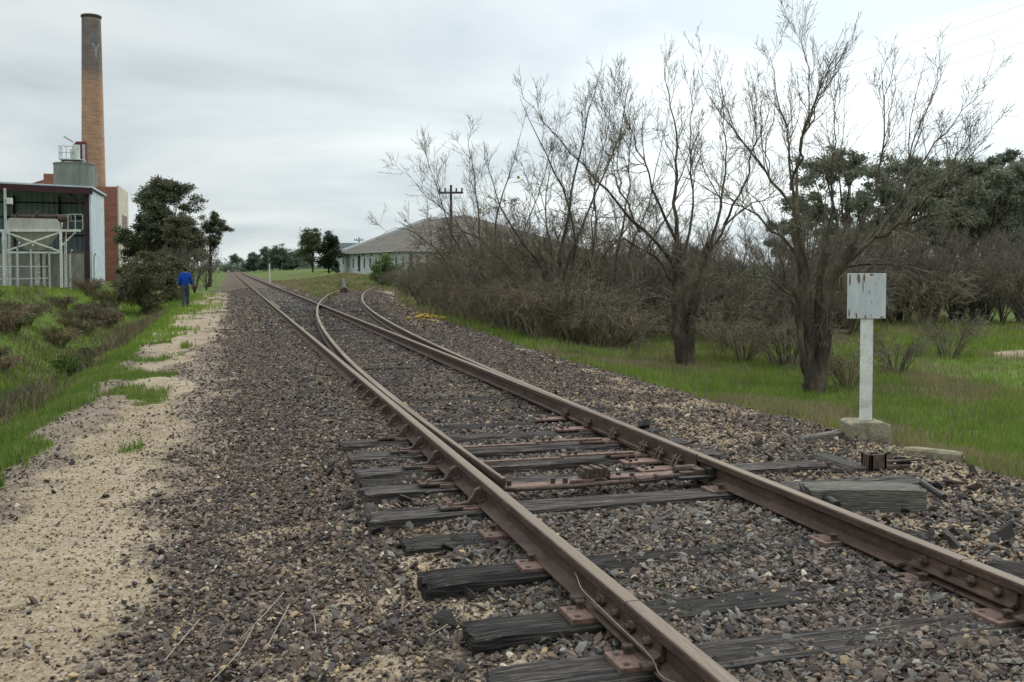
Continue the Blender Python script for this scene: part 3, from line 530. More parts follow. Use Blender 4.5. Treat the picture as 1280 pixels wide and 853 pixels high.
# eucalypts behind the right thicket
EU = [(1060, 66, 9.6, 4.6), (1010, 76, 7.0, 3.0), (1120, 70, 9.0, 4.0), (1180, 64, 8.3, 3.8), (1235, 60, 9.2, 4.2), (1290, 62, 9.0, 4.4), (1150, 80, 10.3, 4.2), (1210, 78, 10.6, 4.0), (1262, 80, 11, 4.4)]
lbs = ['dark gum tree with a broad flat crown, seen through the shoots behind the signpost', 'smaller gum tree left of the broad flat-crowned gum', 'gum tree with open crown right of the broad flat-crowned gum', 'gum tree with thin grey-green foliage above the right thicket', 'tall gum tree near the right edge above the thicket', 'gum tree at the very right edge of the picture', 'distant gum tree showing between nearer crowns', 'second distant gum tree showing between nearer crowns', 'farthest gum tree toward the right edge of the picture']
for i, (px, dep, h, r) in enumerate(EU):
    t = leafy_tree('gum_tree', lbs[i], 'tree', 'gum trees behind the thicket', h*1.02, r, 90+i, 30, 26000, .10, .35, GUMD, GUML, .72, (.10, .20), low=.36, tight=.55); place(t, px, dep)
# left: big gum behind the brick building, leaning gum beside the line, bushes
t = leafy_tree('gum_tree', 'large dense gum tree rising beside the brick factory', 'tree', None, 9.3, 3.5, 120, 60, 70000, .105, .3, (.8,.82,.85), (2.0,1.95,1.8), .62, (.12, .24), low=.2); place(t, 202, 84, rz=1)
t = leafy_tree('gum_tree', 'gum tree with patchy crown right behind the walking person', 'tree', None, 5.6, 1.9, 121, 20, 20000, .085, .3, (.9,.85,.8), (2.0,1.85,1.6), .6, (.16, .32), low=.25); place(t, 226, 76, rz=2)
t = leafy_tree('gum_tree', 'thin leaning gum tree with separate leaf clumps left of the line', 'tree', None, 6.6, 1.35, 122, 10, 10000, .085, .5, (.65,.72,.6), (1.45,1.5,1.15), .7, (.26, .40), lean=.5, low=.5); place(t, 262, 88, rz=-.3)
for i, (px, dep, h, r, lb) in enumerate([(187, 46, 2.9, 1.2, 'rounded grey-green bush on the bank by the factory shed'), (212, 52, 2.3, .95, 'olive bush just left of the walking person'), (166, 52, 2.1, .85, 'dark bush against the factory wall')]):
    t = leafy_tree('bush', lb, 'bush', 'bushes on the bank', h, r, 130+i, 26, 15000, .06, .15, (.8,.75,.62), (1.8,1.65,1.2), .8, (.2, .38), low=.08); place(t, px, dep)
for i, (px, dep, sc_, lb) in enumerate([(222, 62, .62, 'leafless brown scrub tree behind the walking person'), (243, 66, .66, 'leafless brown scrub tree right of the walking person'), (258, 74, .6, 'leafless brown scrub tree beside the line, farthest of the three past the person')]):
    p = atd(px, 335, dep); copy_tree(protoT[i], (p[0], p[1], float(G(p[0], p[1]))), i*2.1, sc_, lb, 'brown scrub trees along the path')
# far trees along the line
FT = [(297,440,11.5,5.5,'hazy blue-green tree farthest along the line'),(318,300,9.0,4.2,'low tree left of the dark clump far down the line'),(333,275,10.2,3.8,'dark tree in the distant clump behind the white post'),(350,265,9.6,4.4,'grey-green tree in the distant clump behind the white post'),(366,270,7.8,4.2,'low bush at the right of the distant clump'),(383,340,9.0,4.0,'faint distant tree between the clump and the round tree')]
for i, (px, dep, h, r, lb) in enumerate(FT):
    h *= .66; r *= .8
    t = leafy_tree('far_tree', lb, 'tree', 'trees in the distance along the line', h*.9, r, 140+i, 20, 12000, .2, .3, (.8,1.0,1.1), (1.5,1.8,1.9), .7, (.2, .4), low=.15); place(t, px, dep)  # leaf tints shifted to blue: distance haze put into the colour
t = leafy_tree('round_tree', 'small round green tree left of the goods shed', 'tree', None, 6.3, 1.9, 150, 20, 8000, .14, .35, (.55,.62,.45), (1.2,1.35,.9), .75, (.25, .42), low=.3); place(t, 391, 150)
t = leafy_tree('dark_tree', 'dense dark conifer-like bush touching the goods shed corner', 'tree', None, 5.2, 1.5, 151, 20, 9000, .14, .3, (.28,.36,.28), (.6,.72,.5), .85, (.3, .45), low=.12); place(t, 411, 132)
t = leafy_tree('green_shrub', 'bright green feathery shrub in front of the goods shed', 'shrub', None, 2.2, 1.1, 152, 16, 6000, .09, .2, (.9,1.3,.7), (1.8,2.3,1.2), .9, (.25, .45), low=.1); place(t, 478, 74)
# the continuous belt of woodland on the horizon
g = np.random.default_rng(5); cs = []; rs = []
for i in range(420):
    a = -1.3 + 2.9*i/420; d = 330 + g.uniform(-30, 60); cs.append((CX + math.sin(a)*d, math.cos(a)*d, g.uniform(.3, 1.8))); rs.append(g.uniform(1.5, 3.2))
V, Fq, t = leafcloud(cs, rs, 90000, .5, g, .8, (1.0,1.25,1.5), (1.8,2.2,2.5)); o = npmesh('distant_woodland', V, Fq, MT['leaf'], tint=t); tag(o, 'low belt of woodland along the horizon', None, None, 'stuff')  # pale bluish tints paint the far haze into the leaves

# ---------------------------------------------------------------- grass
def blades(name, xy, h, wd, tint, label, droop=.45, m='grass'):
    n = len(xy); z = G(xy[:,0], xy[:,1]); a = rng.uniform(0, 2*pi, n); dx, dy = np.cos(a), np.sin(a); ln = rng.uniform(.1, droop, n)*h; b = rng.uniform(0, 2*pi, n); bx, by = np.cos(b)*wd/2, np.sin(b)*wd/2
    p0 = np.stack([xy[:,0]-bx, xy[:,1]-by, z-.01], -1); p1 = np.stack([xy[:,0]+bx, xy[:,1]+by, z-.01], -1)
    m0 = np.stack([xy[:,0]-bx*.7+dx*ln*.35, xy[:,1]-by*.7+dy*ln*.35, z+h*.6], -1); m1 = np.stack([xy[:,0]+bx*.7+dx*ln*.35, xy[:,1]+by*.7+dy*ln*.35, z+h*.6], -1)
    t0 = np.stack([xy[:,0]+dx*ln, xy[:,1]+dy*ln, z+h], -1); t1 = t0 + np.stack([bx*.15, by*.15, 0*bx], -1)
    V = np.stack([p0, p1, m1, m0, t1, t0], 1).reshape(-1, 3); base = (np.arange(n)*6)[:,None]; Fq = np.concatenate([base+np.array((0,1,2,3)), base+np.array((3,2,4,5))])
    o = npmesh(name, V, Fq, MT[m], tint=np.repeat(tint, 6, 0)); tag(o, label, None, None, 'stuff'); return o
def grass_field(name, n, x0, x1, y0, y1, h0, h1, wd, label, pw=1.2, thr=.5, dryc=.5, grn=(1,1,1)):
    a = scatter(n, x0, x1, y0, y1, pw); gmk = grassmask(a[:,0], a[:,1]); a = a[gmk*.9 + rng.uniform(0, .3, len(a)) > thr]
    pt = fbm(a[:,0], a[:,1], 1.6, 101, 4) - .10*(a[:,0] < -3.5); hh = rng.uniform(h0, h1, len(a))*(.55 + 1.0*vnoise(a[:,0], a[:,1], .7, 103))
    dry = (rng.uniform(0, 1, len(a)) < sm(dryc-.08, dryc+.12, pt)*.85 + .08)[:,None]
    tn = np.where(dry, np.array((2.3,1.22,4.2)), np.array(grn))*rng.uniform(.65, 1.3, (len(a), 1)); blades(name, a, hh, wd*rng.uniform(.6, 1.3, len(a)), tn, label)
grass_field('grass', 150000, 3.0, 9.5, 4.0, 20, .04, .13, .007, 'green and straw grass on the verge right of the line', thr=.46, dryc=.53, grn=(1.5,1.4,1.3))
grass_field('grass', 60000, 9.5, 26, 5, 24, .05, .14, .014, 'short green grass of the open field at the right edge', thr=.42, dryc=.6, grn=(1.6,1.55,1.3))
grass_field('grass', 90000, 3.2, 24, 18, 44, .08, .20, .018, 'green grass under and beyond the bare trees', thr=.4, dryc=.55, grn=(1.45,1.4,1.2))
grass_field('grass', 150000, -9.5, -2.9, 8.5, 24, .03, .11, .008, 'green grass between the path and the ditch', thr=.55, dryc=.66, grn=(1.15,1.15,1.1))
grass_field('grass', 60000, -14, -2.6, 22, 66, .05, .15, .022, 'grass on the bank below the factory', thr=.42, dryc=.66, grn=(1.5,1.5,1.0))
grass_field('grass', 60000, 1.6, 24, 42, 110, .10, .26, .045, 'pale grass around the far end of the siding', thr=.4, dryc=.38)
a = scatter(7000, -2.6, 4.5, 2.8, 12); q = fbm(a[:,0], a[:,1], .35, 111, 2); a = a[q > .72]
blades('weeds', a, rng.uniform(.015, .04, len(a)), np.full(len(a), .007), np.array((.9,1.15,.9))*rng.uniform(.7, 1.3, (len(a), 1)), 'tiny green weeds sprouting in the ballast', 1.2)
# dead weeds: fine stalks
a = scatter(9000, 3.4, 9, 8, 26); q = fbm(a[:,0], a[:,1], 1.0, 121, 3); a = a[q > .58]
blades('dead_grass', a, rng.uniform(.12, .34, len(a)), np.full(len(a), .006), np.ones((len(a), 3))*rng.uniform(.7, 1.5, (len(a), 1)), 'dead stalks standing in the right verge', .8, 'dryweed')
a = scatter(15000, -9.6, -4.6, 13, 42); q = fbm(a[:,0], a[:,1], 1.4, 131, 3); a = a[q > .5]
blades('dead_grass', a, rng.uniform(.15, .5, len(a)), np.full(len(a), .010), np.array((.95,.88,.85))*rng.uniform(.5, 1.3, (len(a), 1)), 'dead weeds covering the ditch bank', .9, 'dryweed')
# dead bushes on the left bank
WB = [bramble('dead_weed_bush', 'brown dead weed clump on the far bank of the ditch', 'weed clump', 'dead weed clumps on the ditch bank', 46, .62, .55, 170+i, MT['dryweed'], ((.95,.93,.82), (1.2,1.15,.9), (.8,.8,.66))[i], .0045, (8, 3)) for i in range(3)]
k = 0
for i in range(24):
    y = 17 + 30*random.random()**1.1; x = random.uniform(-8.7, -6.6); s = random.uniform(.6, 1.3); o = put(WB[i % 3], i, (x, y, float(G(x, y))-.03), (s, s, s*.9), 'dead weed clump ' + ('on the near stretch' if y < 25 else 'on the middle stretch' if y < 35 else 'on the farthest stretch') + (' of ditch bank, near its top' if x < -7.7 else ' of ditch bank, low down')); o['group'] = o['label']
for kk_, (px, py, z, s) in enumerate([(112,372,.1,1.5),(140,378,0,1.6),(165,372,-.1,1.5),(195,352,.0,2.0),(212,345,.0,2.2),(238,340,.0,2.2),(252,338,0,2.4),(190,380,-.2,1.4)]):
    p = at(px, min(py+6, 400), z-.3); put(WB[int(px) % 3], 0, (p[0], p[1], float(G(p[0], p[1]))-.05), s, 'tall brown weed thicket ' + {112: 'on the bank, leftmost before the factory wall', 140: 'on the bank between two lower weed thickets', 165: 'on the bank right below the dark bush', 195: 'behind the olive bush near the walking person', 212: 'immediately left of the walking person', 238: 'immediately right of the walking person', 252: 'farthest right beyond the walking person', 190: 'in front of the rounded bank bush'}[px])
RG = [bramble('green_weed', 'low leafy green weed in the ditch', 'weed', 'green weeds in the ditch', 30, .35, .3, 190, MT['grass'], (.85,.85,.8), .006, (7, 3))]
for i in range(15):
    y = 14 + 20*random.random(); x = random.uniform(-9.2, -5.4); put(RG[0], i, (x, y, float(G(x, y))-.02), random.uniform(.7, 1.5))
# water in the ditch
MT['water'] = mat('ditch_water', [(.02,.022,.02), (.04,.04,.035)], 4, rough=.06, spec=.8)
yy = np.arange(12, 30, .5); wp = MB(); wp.poly([(-6.3-.55, 12, -.98), (-6.3+.45, 12, -.98), (-5.9, 24, -.98), (-6.9, 24, -.98)], (0,0,-.1)); o = wp.build('water', MT['water']); tag(o, kind='structure')

# ---------------------------------------------------------------- sleepers
def sleeper_mesh(x0, x1, wd=.235, ht=.13, seed=0, grey=1.0, rot=.01):
    g = np.random.default_rng(seed); n = max(14, int((x1-x0)/.045)); us = np.linspace(x0, x1, n); ring = []
    k = 9; prof = []
    for j in range(k): prof.append((-wd/2 + wd*j/(k-1), 0))
    for j in range(1, 4): prof.append((wd/2, -ht*j/3))
    for j in range(1, 3): prof.append((wd/2 - wd*j/2, -ht))
    for j in range(1, 3): prof.append((-wd/2, -ht + ht*j/3))
    prof = np.array(prof); m_ = len(prof); groove = -.016*(g.uniform(0, 1, m_)**3); edge = np.zeros(m_); edge[0] = edge[k-1] = -.007
    V = []
    for i, u in enumerate(us):
        w_ = fbm(np.full(m_, u*1.3)+seed*7, np.arange(m_)*2.3, 1.0, seed % 13, 3)-.5; q = fbm(np.full(m_, u)+seed*3, np.arange(m_)*5.1, .18, seed % 7, 2)-.5
        z = prof[:,1] + groove*(.3+1.6*np.clip(w_+.5, 0, 1)) + edge + q*.008 + (fbm(u, 0, .9, seed % 11, 2)-.5)*.012; y = prof[:,0] + q*.006*np.sign(prof[:,0])
        endf = min((i+.0), (n-1-i)); x = u + ((1 if i == 0 else -1)*g.uniform(0, .028, m_) if endf == 0 else 0)
        if endf < 3: y = y*(1 - .03*(3-endf)); z = np.where(prof[:,1] > -.01, z - .006*(3-endf)*g.uniform(0, 1, m_), z)
        V.append(np.stack([np.full(m_, 0.0)+x, y, z], -1))
    V = np.array(V).reshape(-1, 3); F_ = []
    for i in range(n-1):
        for j in range(m_): F_.append((i*m_+j, i*m_+(j+1) % m_, (i+1)*m_+(j+1) % m_, (i+1)*m_+j))
    V = np.concatenate([V, V[:m_].mean(0)[None], V[-m_:].mean(0)[None]]); c0 = len(V)-2
    tri = [(j, c0, (j+1) % m_, (j+1) % m_) for j in range(m_)]
    faces = [tuple(f) for f in F_] + [(c0, (j+1) % m_, j) for j in range(m_)] + [(c0+1, (n-1)*m_+j, (n-1)*m_+(j+1) % m_) for j in range(m_)]
    me = bpy.data.meshes.new('sleeper'); me.from_pydata([tuple(v) for v in V], [], faces)
    a = me.attributes.new('tint', 'FLOAT_COLOR', 'POINT'); c = np.ones((len(V), 4), np.float32); c[:,:3] = grey*np.array((1,1,1.02)); a.data.foreach_set('color', c.ravel())
    return me
PL = MB().box(-.17, .17, -.085, .085, 0, .016).v
def plate(parent, x, y0, z, spikes, big=False):
    m = MB(); wx = .165 if not big else .22
    m.box(x-wx, x+wx, y0-.085, y0+.085, z-.012, z+.014); p = m.build('base_plate', MT['plate'], parent, .003)
    for (sx, sy) in spikes:
        s_ = MB(); s_.box(x+sx-.014, x+sx+.014, y0+sy-.012, y0+sy+.012, z+.01, z+.040); s_.box(x+sx-.020, x+sx+.020, y0+sy-.019, y0+sy+.017, z+.036, z+.050)
        s_.build('spike', MT['iron'], p, .004)
    for (sx, sy) in ((-wx+.035, .05), (-wx+.035, -.05), (wx-.035, .05)): MB().box(x+sx-.012, x+sx+.012, y0+sy-.011, y0+sy+.011, z+.0135, z+.0155).build('spike_hole', MT['blackiron'], p)
    return p
def sleeper(y, x0, x1, z, label, group=None, seed=0, grey=1.0, plates=True, wd=.235, rz=0, big=False):
    me = sleeper_mesh(x0, x1, wd, seed=seed, grey=grey); me.materials.append(MT['wood']); me.shade_smooth() if False else None
    o = bpy.data.objects.new('sleeper', me); link(o); o.location = (0, y, z); o.rotation_euler = (0, 0, rz); tag(o, label, 'sleeper', group)
    if plates:
        plate(o, -.835, 0, .002, ((-.085,.045), (.085,-.045)), big); plate(o, .835, 0, .002, ((.085,.045), (-.085,-.045)), big)
    return o
NEAR = [(2.85,-1.45,1.35,-.02,'sleeper under the near rails, just below the frame edge',1.0),
        (3.42,-1.48,1.4,.0,'split greyish sleeper nearest the camera, crossing the bottom of the picture',1.5),
        (3.95,-1.44,1.4,-.002,'charred black sleeper second from the bottom, under the left rail joint',.8),
        (4.66,-1.50,1.4,.0,'charred black sleeper third from the bottom, its end clear of the ballast',.7),
        (5.40,-1.46,1.4,-.035,'thin sleeper sunk in gravel just in front of the points timbers',.9),
        (5.93,-1.58,2.36,.0,'long grey points timber running right toward the signpost, nearer of two',2.0),
        (6.62,-1.53,2.0,.0,'long points timber just behind the rusty stretcher bar, farther of two',2.15),
        (7.22,-1.49,1.45,.0,'sleeper carrying a thin rusty rod, first beyond the stretcher bar',2.15),
        (7.86,-1.48,1.45,.0,'sleeper carrying a thin rusty rod, second beyond the stretcher bar',1.9),
        (8.5,-1.48,1.5,-.003,'sleeper half buried in gravel, third beyond the stretcher bar',1.6)]
for i, (y, x0, x1, z, lb, gr) in enumerate(NEAR):
    sleeper(y, x0, x1, z+.004, lb, 'timber sleepers of the points', i+1, gr, y < 8.8, .25 if 5.8 < y < 7 else .235, random.uniform(-.008, .008))
sleeper(7.22-.30, -1.50, -1.0, -.012, 'short rotten sleeper end left of the points timbers', None, 40, .9, False)
ORD = 'fourth fifth sixth seventh eighth ninth tenth eleventh twelfth thirteenth fourteenth fifteenth sixteenth seventeenth eighteenth nineteenth twentieth twenty-first twenty-second twenty-third twenty-fourth twenty-fifth'.split()
y = 9.12; i = 0; protoS = None
while y < 75:
    o_ = float(off(y)); z = -.004 + random.uniform(-.016, .012); x1 = 1.45 + min(o_, 8)
    if y < 45:
        lb = ORD[i] + ' sleeper beyond the stretcher bar, mostly buried in ballast' if y < 22 else 'distant sleeper end showing dark at the edge of the siding'
        sleeper(y, -1.5 + random.uniform(-.06, .06), x1 + random.uniform(-.05, .1), z + (.012 if y > 24 else 0), lb, 'buried sleepers beyond the points' if y < 22 else 'distant sleepers under the siding', 50+i, random.choice((.7, .9, 1.1)), False)
    y += .62; i += 1

# ---------------------------------------------------------------- rails
def rail_profile(hw=.035, bw=.065, cut=0):
    H = .165
    l = [(-bw, .0), (-bw, .011), (-.03, .022), (-.010, .034), (-.009, .105), (-hw, .118), (-hw, .155), (-hw+.005, .162), (-hw+.013, H)]
    r = [(-x, z) for x, z in l[::-1]]; return l + r
def rail(name, path, label, group='running rails', z=.016, hws=None, bws=None, shift=None):
    n = len(path); path = np.array(path, float); V = []; k = 18
    for i in range(n):
        t = path[min(i+1, n-1)] - path[max(i-1, 0)]; t /= np.linalg.norm(t); nv = np.array((t[1], -t[0]))
        hw = .035 if hws is None else hws[i]; bw = .065 if bws is None else bws[i]; sc = (.165-.016)/.165
        for (a, b) in rail_profile(hw, bw): V.append((path[i,0]+nv[0]*a, path[i,1]+nv[1]*a, z+b*sc))
    V = np.array(V); b0 = V[0].copy(); F_ = []
    for i in range(n-1):
        for j in range(k): F_.append((i*k+j, i*k+(j+1) % k, (i+1)*k+(j+1) % k, (i+1)*k+j))
    me = bpy.data.meshes.new(name); me.from_pydata([tuple(v) for v in V], [], F_ + [tuple(range(k))[::-1], tuple((n-1)*k+j for j in range(k))]); me.materials.append(MT['rail'])
    o = bpy.data.objects.new(name, me); link(o); tag(o, label, 'rail', group); bv = o.modifiers.new('bevel', 'BEVEL'); bv.width = .0025; bv.segments = 1; bv.limit_method = 'ANGLE'; bv.angle_limit = R(35); return o
def ylist(a, b, s0=.5):
    r = [a]; y = a
    while y < b: y += s0 + .01*y; r.append(min(y, b))
    return r
JL, JR = 3.61, 3.72
rl0 = rail('rail', [(-.835, y) for y in (-2.5, JL-.003)], 'nearest length of the left rail, cut off by the bottom edge')
rl1 = rail('rail', [(-.835, y) for y in [JL+.003]+ylist(4, 260)], 'long straight left rail running from the joint to the horizon')
rr0 = rail('rail', [(.835, y) for y in (-2.5, JR-.003)], 'nearest length of the right rail at the lower right edge')
yc = [JR+.003]+ylist(4, 5.2, .4)+ylist(5.5, 79, .35)
rr1 = rail('rail', [(.835+float(off(y)), y) for y in yc], 'outer right rail curving off to the right into the siding')
yb = ylist(6.35, 260, .35); gap = np.array([float(off(y)) for y in yb])
hwb = np.clip(gap/2-.002, .010, .035); xb = .835 - .035 + hwb*1.0; xb = np.where(hwb >= .035, .835, .800+hwb)
rb = rail('rail', list(zip(xb - .003*(hwb < .035), yb)), 'straight right-hand point blade closed against the outer rail, leading to the main line', hws=hwb, bws=np.clip(gap/2, .02, .065), z=.018)
yb2 = ylist(5.98, 62, .35); gx = [float(off(y)) + .125*(max(0, 1-(y-5.98)/9.0))**1.6 for y in yb2]; gx = np.array(gx); gx = np.maximum(gx, .052)
hb2 = np.clip(.014 + (np.array(yb2)-5.98)*.0055, .014, .035)
lb2 = rail('rail', list(zip(-.835+gx, yb2)), 'curved left-hand point blade standing open, crossing over the straight rail', hws=hb2, bws=np.clip(hb2+.012, .02, .065), z=.0135)
# far stretch of the crossing: check rail
rail('check_rail', [(-.835+.11, y) for y in (33.5, 37, 41)], 'short check rail inside the left rail opposite the crossing', None, z=.014)
# fishplates
def fishplate(parent, x, y0, y1, side, label=None):
    m = MB(); s = side; pr = [(x+s*.012, .030), (x+s*.060, .036), (x+s*.060, .044), (x+s*.030, .058), (x+s*.026, .100), (x+s*.034, .116), (x+s*.010, .122)]
    m.poly([(a, y0, b+.016) for a, b in pr], (0, y1-y0, 0)); fp = m.build('fishplate', MT['rail'], parent, .002); n = 4
    for i in range(n):
        yy = y0 + (y1-y0)*(i+.6)/(n+.2)
        b = MB()
        if i % 2 == 0: b.tube([(x+s*.022, yy, .094), (x+s*.052, yy, .094), (x+s*.060, yy, .094)], [.019, .019, .012], 12)
        else: b.tube([(x+s*.022, yy, .094), (x+s*.050, yy, .094)], .024, 6); b.tube([(x+s*.05, yy, .094), (x+s*.066, yy, .094)], .013, 10)
        b.build('bolt', MT['iron'], fp, .002)
    return fp
fishplate(rl1, -.835, JL-.33, JL+.33, -1); fishplate(rl1, -.835, JL-.33, JL+.33, 1)
fishplate(rr1, .835, JR-.33, JR+.33, -1); fishplate(rr1, .835, JR-.33, JR+.33, 1)
for (yy, rl, xx) in ((4.05, rl1, -.835), (3.28, rl0, -.835), (4.1, rr1, .835), (3.3, rr0, .835)):
    c_ = MB().box(xx-.105, xx-.045, yy-.025, yy+.03, .032, .052); c_.build('rail_clip', MT['iron'], rl, .006)
# bond wire at the left joint
MT['wire'] = mat('pale_wire', [(.16,.155,.14), (.26,.25,.23)], 30, rough=.5)
pw = [(-.862,4.22,.10),(-.895,4.10,.12),(-.93,3.95,.115),(-.935,3.75,.115),(-.935,3.5,.11),(-.93,3.32,.105),(-.90,3.24,.07),(-.93,3.17,.055),(-.90,3.08,.055),(-.87,3.02,.075)]
o = MB().tube(resample(pw, 40), .0017, 6).build('bond_wire', MT['wire'], rl1, 0, True)
# rail braces on the outside of the left stock rail
def brace(parent, y, s=1.0):
    m = MB(); x = -.835; m.box(x-.30, x-.072, y-.06, y+.06, .008, .026); br = m.build('rail_brace', MT['iron'], parent, .004)
    g_ = MB(); pr = [(x-.025, .120), (x-.045, .128), (x-.075, .112), (x-.095, .075), (x-.125, .040), (x-.21, .034), (x-.21, .024), (x-.07, .024), (x-.07, .045), (x-.03, .055)]
    g_.poly([(a, y-.022, b) for a, b in pr], (0, .044, 0)); g_.build('brace_web', MT['iron'], br, .004)
    for (dx, dy) in ((-.26, .03), (-.235, -.03)): MB().tube([(x+dx, y+dy, .02), (x+dx, y+dy, .052)], .014, 6).build('brace_bolt', MT['plate'], br)
for yy in (5.93, 6.62, 7.22, 7.86, 8.5, 9.12, 9.74, 10.36, 10.98, 11.6, 12.22): brace(rl1, yy)
# slide plates and stops under the closed blade on the right
def slide(parent, y):
    m = MB(); m.box(.835-.36, .835-.07, y-.07, y+.07, .008, .028); s_ = m.build('slide_plate', MT['plate'], parent, .004)
    for (dx, dy) in ((-.31, .03), (-.31, -.035), (-.25, 0)): MB().tube([(.835+dx, y+dy, .02), (.835+dx, y+dy, .045)], .013, 6).build('slide_bolt', MT['iron'], s_)
    h_ = MB(); h_.poly([(.835-.09, y-.04, .03), (.835-.06, y-.04, .10), (.835-.035, y-.04, .12), (.835-.02, y-.04, .03)], (0, .03, 0)); h_.poly([(.835-.09, y+.02, .03), (.835-.06, y+.02, .10), (.835-.035, y+.02, .12), (.835-.02, y+.02, .03)], (0, .03, 0))
    h_.tube([(.835-.055, y-.08, .085), (.835-.055, y+.09, .085)], .012, 6); h_.build('stud_bracket', MT['iron'], s_)
for yy in (6.62, 6.92, 7.22, 7.86, 8.5, 9.12): slide(rb, yy)
# the stretcher bar assembly
st = empty('stretcher_bar', (0, 6.27, 0)); tag(st, 'rusty flat stretcher bar joining the two point blades', 'stretcher bar')
MB().box(-.74, .16, -.075, .035, .036, .050).build('bar_plate', MT['plate'], st, .004)
MB().box(.10, .74, -.045, .055, .0525, .0665).build('bar_plate', MT['plate'], st, .004)
m = MB(); m.poly([(-.20,-.075,.0515), (-.02,-.075,.0515), (-.02,.05,.0515), (-.12,.05,.0515)], (0,0,.02)); m.build('wear_plate', MT['plate'], st, .003)
m = MB()
for k in range(5): m.box(-.085+k*.034, -.058+k*.034, -.07+.004*(k % 2), .055, .074, .145 - .008*(k % 2))
m.box(-.10, .10, -.06, .045, .072, .125); m.build('insulated_clamp', MT['iron'], st, .006)
for (x, yy) in ((-.30,-.03), (-.22,-.05), (.19,.03), (.27,-.02), (-.6,-.02)): MB().tube([(x, yy, .04), (x, yy, .085)], .017, 6).build('bar_bolt', MT['iron'], st)
rod = MB().tube([(-.76,-.10,.055), (-.55,-.13,.045), (-.2,-.13,.043), (.2,-.12,.050), (.30,-.12,.052)], .014, 8); rod.build('pull_rod', MT['iron'], st, 0, True)
m = MB(); m.tube([(.22,-.12,.05), (.44,-.10,.055)], .024, 8); m.tube([(.25,-.12,.05), (.27,-.12,.05)], .034, 8); m.tube([(.40,-.10,.055), (.42,-.10,.055)], .032, 8); m.tube([(.44,-.10,.055), (.66,-.06,.06)], .018, 8); m.build('turnbuckle', MT['iron'], st)
m = MB(); m.box(-.80, -.735, -.12, .05, .03, .065); m.build('blade_bracket', MT['iron'], st, .005)
m = MB(); m.box(.60, .74, -.10, -.05, .045, .085); m.box(.70, .765, -.13, .06, .06, .105); m.tube([(.58,-.02,.09), (.74,-.02,.09)], .03, 8); m.build('blade_bracket', MT['iron'], st, .005)
m = MB(); m.box(.775, .90, -.17, -.10, .055, .115); m.box(.55,.80,-.19,-.15,.05,.07); m.build('lock_block', MT['blackiron'], st, .005)
for yy, x0, x1, lb in ((7.20, -.62, .62, 'thin rusty rod between the blades on the first sleeper beyond the stretcher'), (7.84, -.66, .60, 'thin rusty rod between the blades on the second sleeper beyond the stretcher')):
    r_ = empty('tie_rod', (0, yy, 0)); tag(r_, lb, 'rod', 'thin rods beyond the stretcher bar'); MB().box(x0, .1, -.018, .018, .016, .030).build('rod_bar', MT['plate'], r_, .002); MB().box(.08, x1+.06, -.03, .02, .031, .045).build('rod_bar', MT['plate'], r_, .002)
    [MB().tube([(x,-.01,.03), (x,-.01,.07)], .013, 6).build('rod_bolt', MT['iron'], r_) for x in (.14, .20)]

# ---------------------------------------------------------------- bits beside the track
def timber(name, label, px0, px1, z, wd, ht, seed, grey, cat='timber', mw='wood2', dy=0):
    a = at(*px0, z); b = at(*px1, z); L_ = float(np.linalg.norm(b-a)); me = sleeper_mesh(0, L_, wd, ht, seed, grey); me.materials.append(MT[mw])
    o = bpy.data.objects.new(name, me); link(o); o.location = tuple(a); o.rotation_euler = (0, 0, math.atan2(b[1]-a[1], b[0]-a[0])); return tag(o, label, cat)
timber('timber_block', 'dark flat timber lying in front of the concrete block', (1022,566), (1078,584), .0, .16, .10, 201, .55)
timber('timber_block', 'heavy square-ended timber block right of the rail with a sawn end', (1004,606), (1152,606), .115, .25, .17, 202, 1.0)
timber('timber_piece', 'broken board lying at the right edge of the gravel', (1222,607), (1290,609), -.03, .10, .05, 203, .8)
timber('plank', 'thin weathered plank lying left of the concrete block', (998,545), (1057,538), -.0, .07, .05, 204, 1.2)
timber('concrete_slab', 'long tapering mossy slab on the grass edge right of the concrete block', (1128,558), (1205,566), -.02, .12, .10, 205, 1.0, 'slab', 'concrete')
timber('timber_piece', 'charred timber end beside the right rail, lower right', (1230,700), (1300,712), .01, .20, .12, 206, 1.2, mw='wood')
timber('timber_piece', 'charred splintered timber outside the right rail', (1085,652), (1135,668), .0, .14, .10, 207, .9, mw='wood')
timber('timber_piece', 'rotten dark timber stub lying between the heavy block and the rail', (1000,622), (1058,640), .0, .16, .10, 208, .9, mw='wood')
p = at(1092, 585, -.02); cs_ = empty('cast_socket', tuple(p)); tag(cs_, 'rusty cast iron socket with a square hole on the dark timber', 'iron fitting')
m = MB(); m.box(-.07,.07,-.06,-.035,.0,.11); m.box(-.07,.07,.035,.06,.0,.11); m.box(-.07,-.045,-.06,.06,.0,.11); m.box(.045,.07,-.06,.06,0,.11); m.build('socket', MT['iron'], cs_, .004)
m = MB(); m.box(-.14,.30,-.03,.03,-.01,.012); m.box(.1,.42,.0,.03,.03,.045); m.build('flat_bar', MT['iron'], cs_, .003)
o = MB().tube([at(1012,612,.06), at(1040,628,.05), at(1046,632,.05)], .027, 10).build('pipe_stub', MT['blackiron']); tag(o, 'short black pipe poking out between rail and heavy timber', 'pipe', 'short black pipes')
o = MB().tube([at(1152,604,.03), at(1180,622,.0)], .022, 10).build('pipe_stub', MT['blackiron']); tag(o, 'short black pipe leaning on the sawn end of the heavy timber', 'pipe', 'short black pipes')
o = MB().tube([at(1178,601,.0), at(1205,604,.0)], .012, 8).build('iron_rod', MT['iron']); tag(o, 'small rusty rod right of the heavy timber', 'rod')
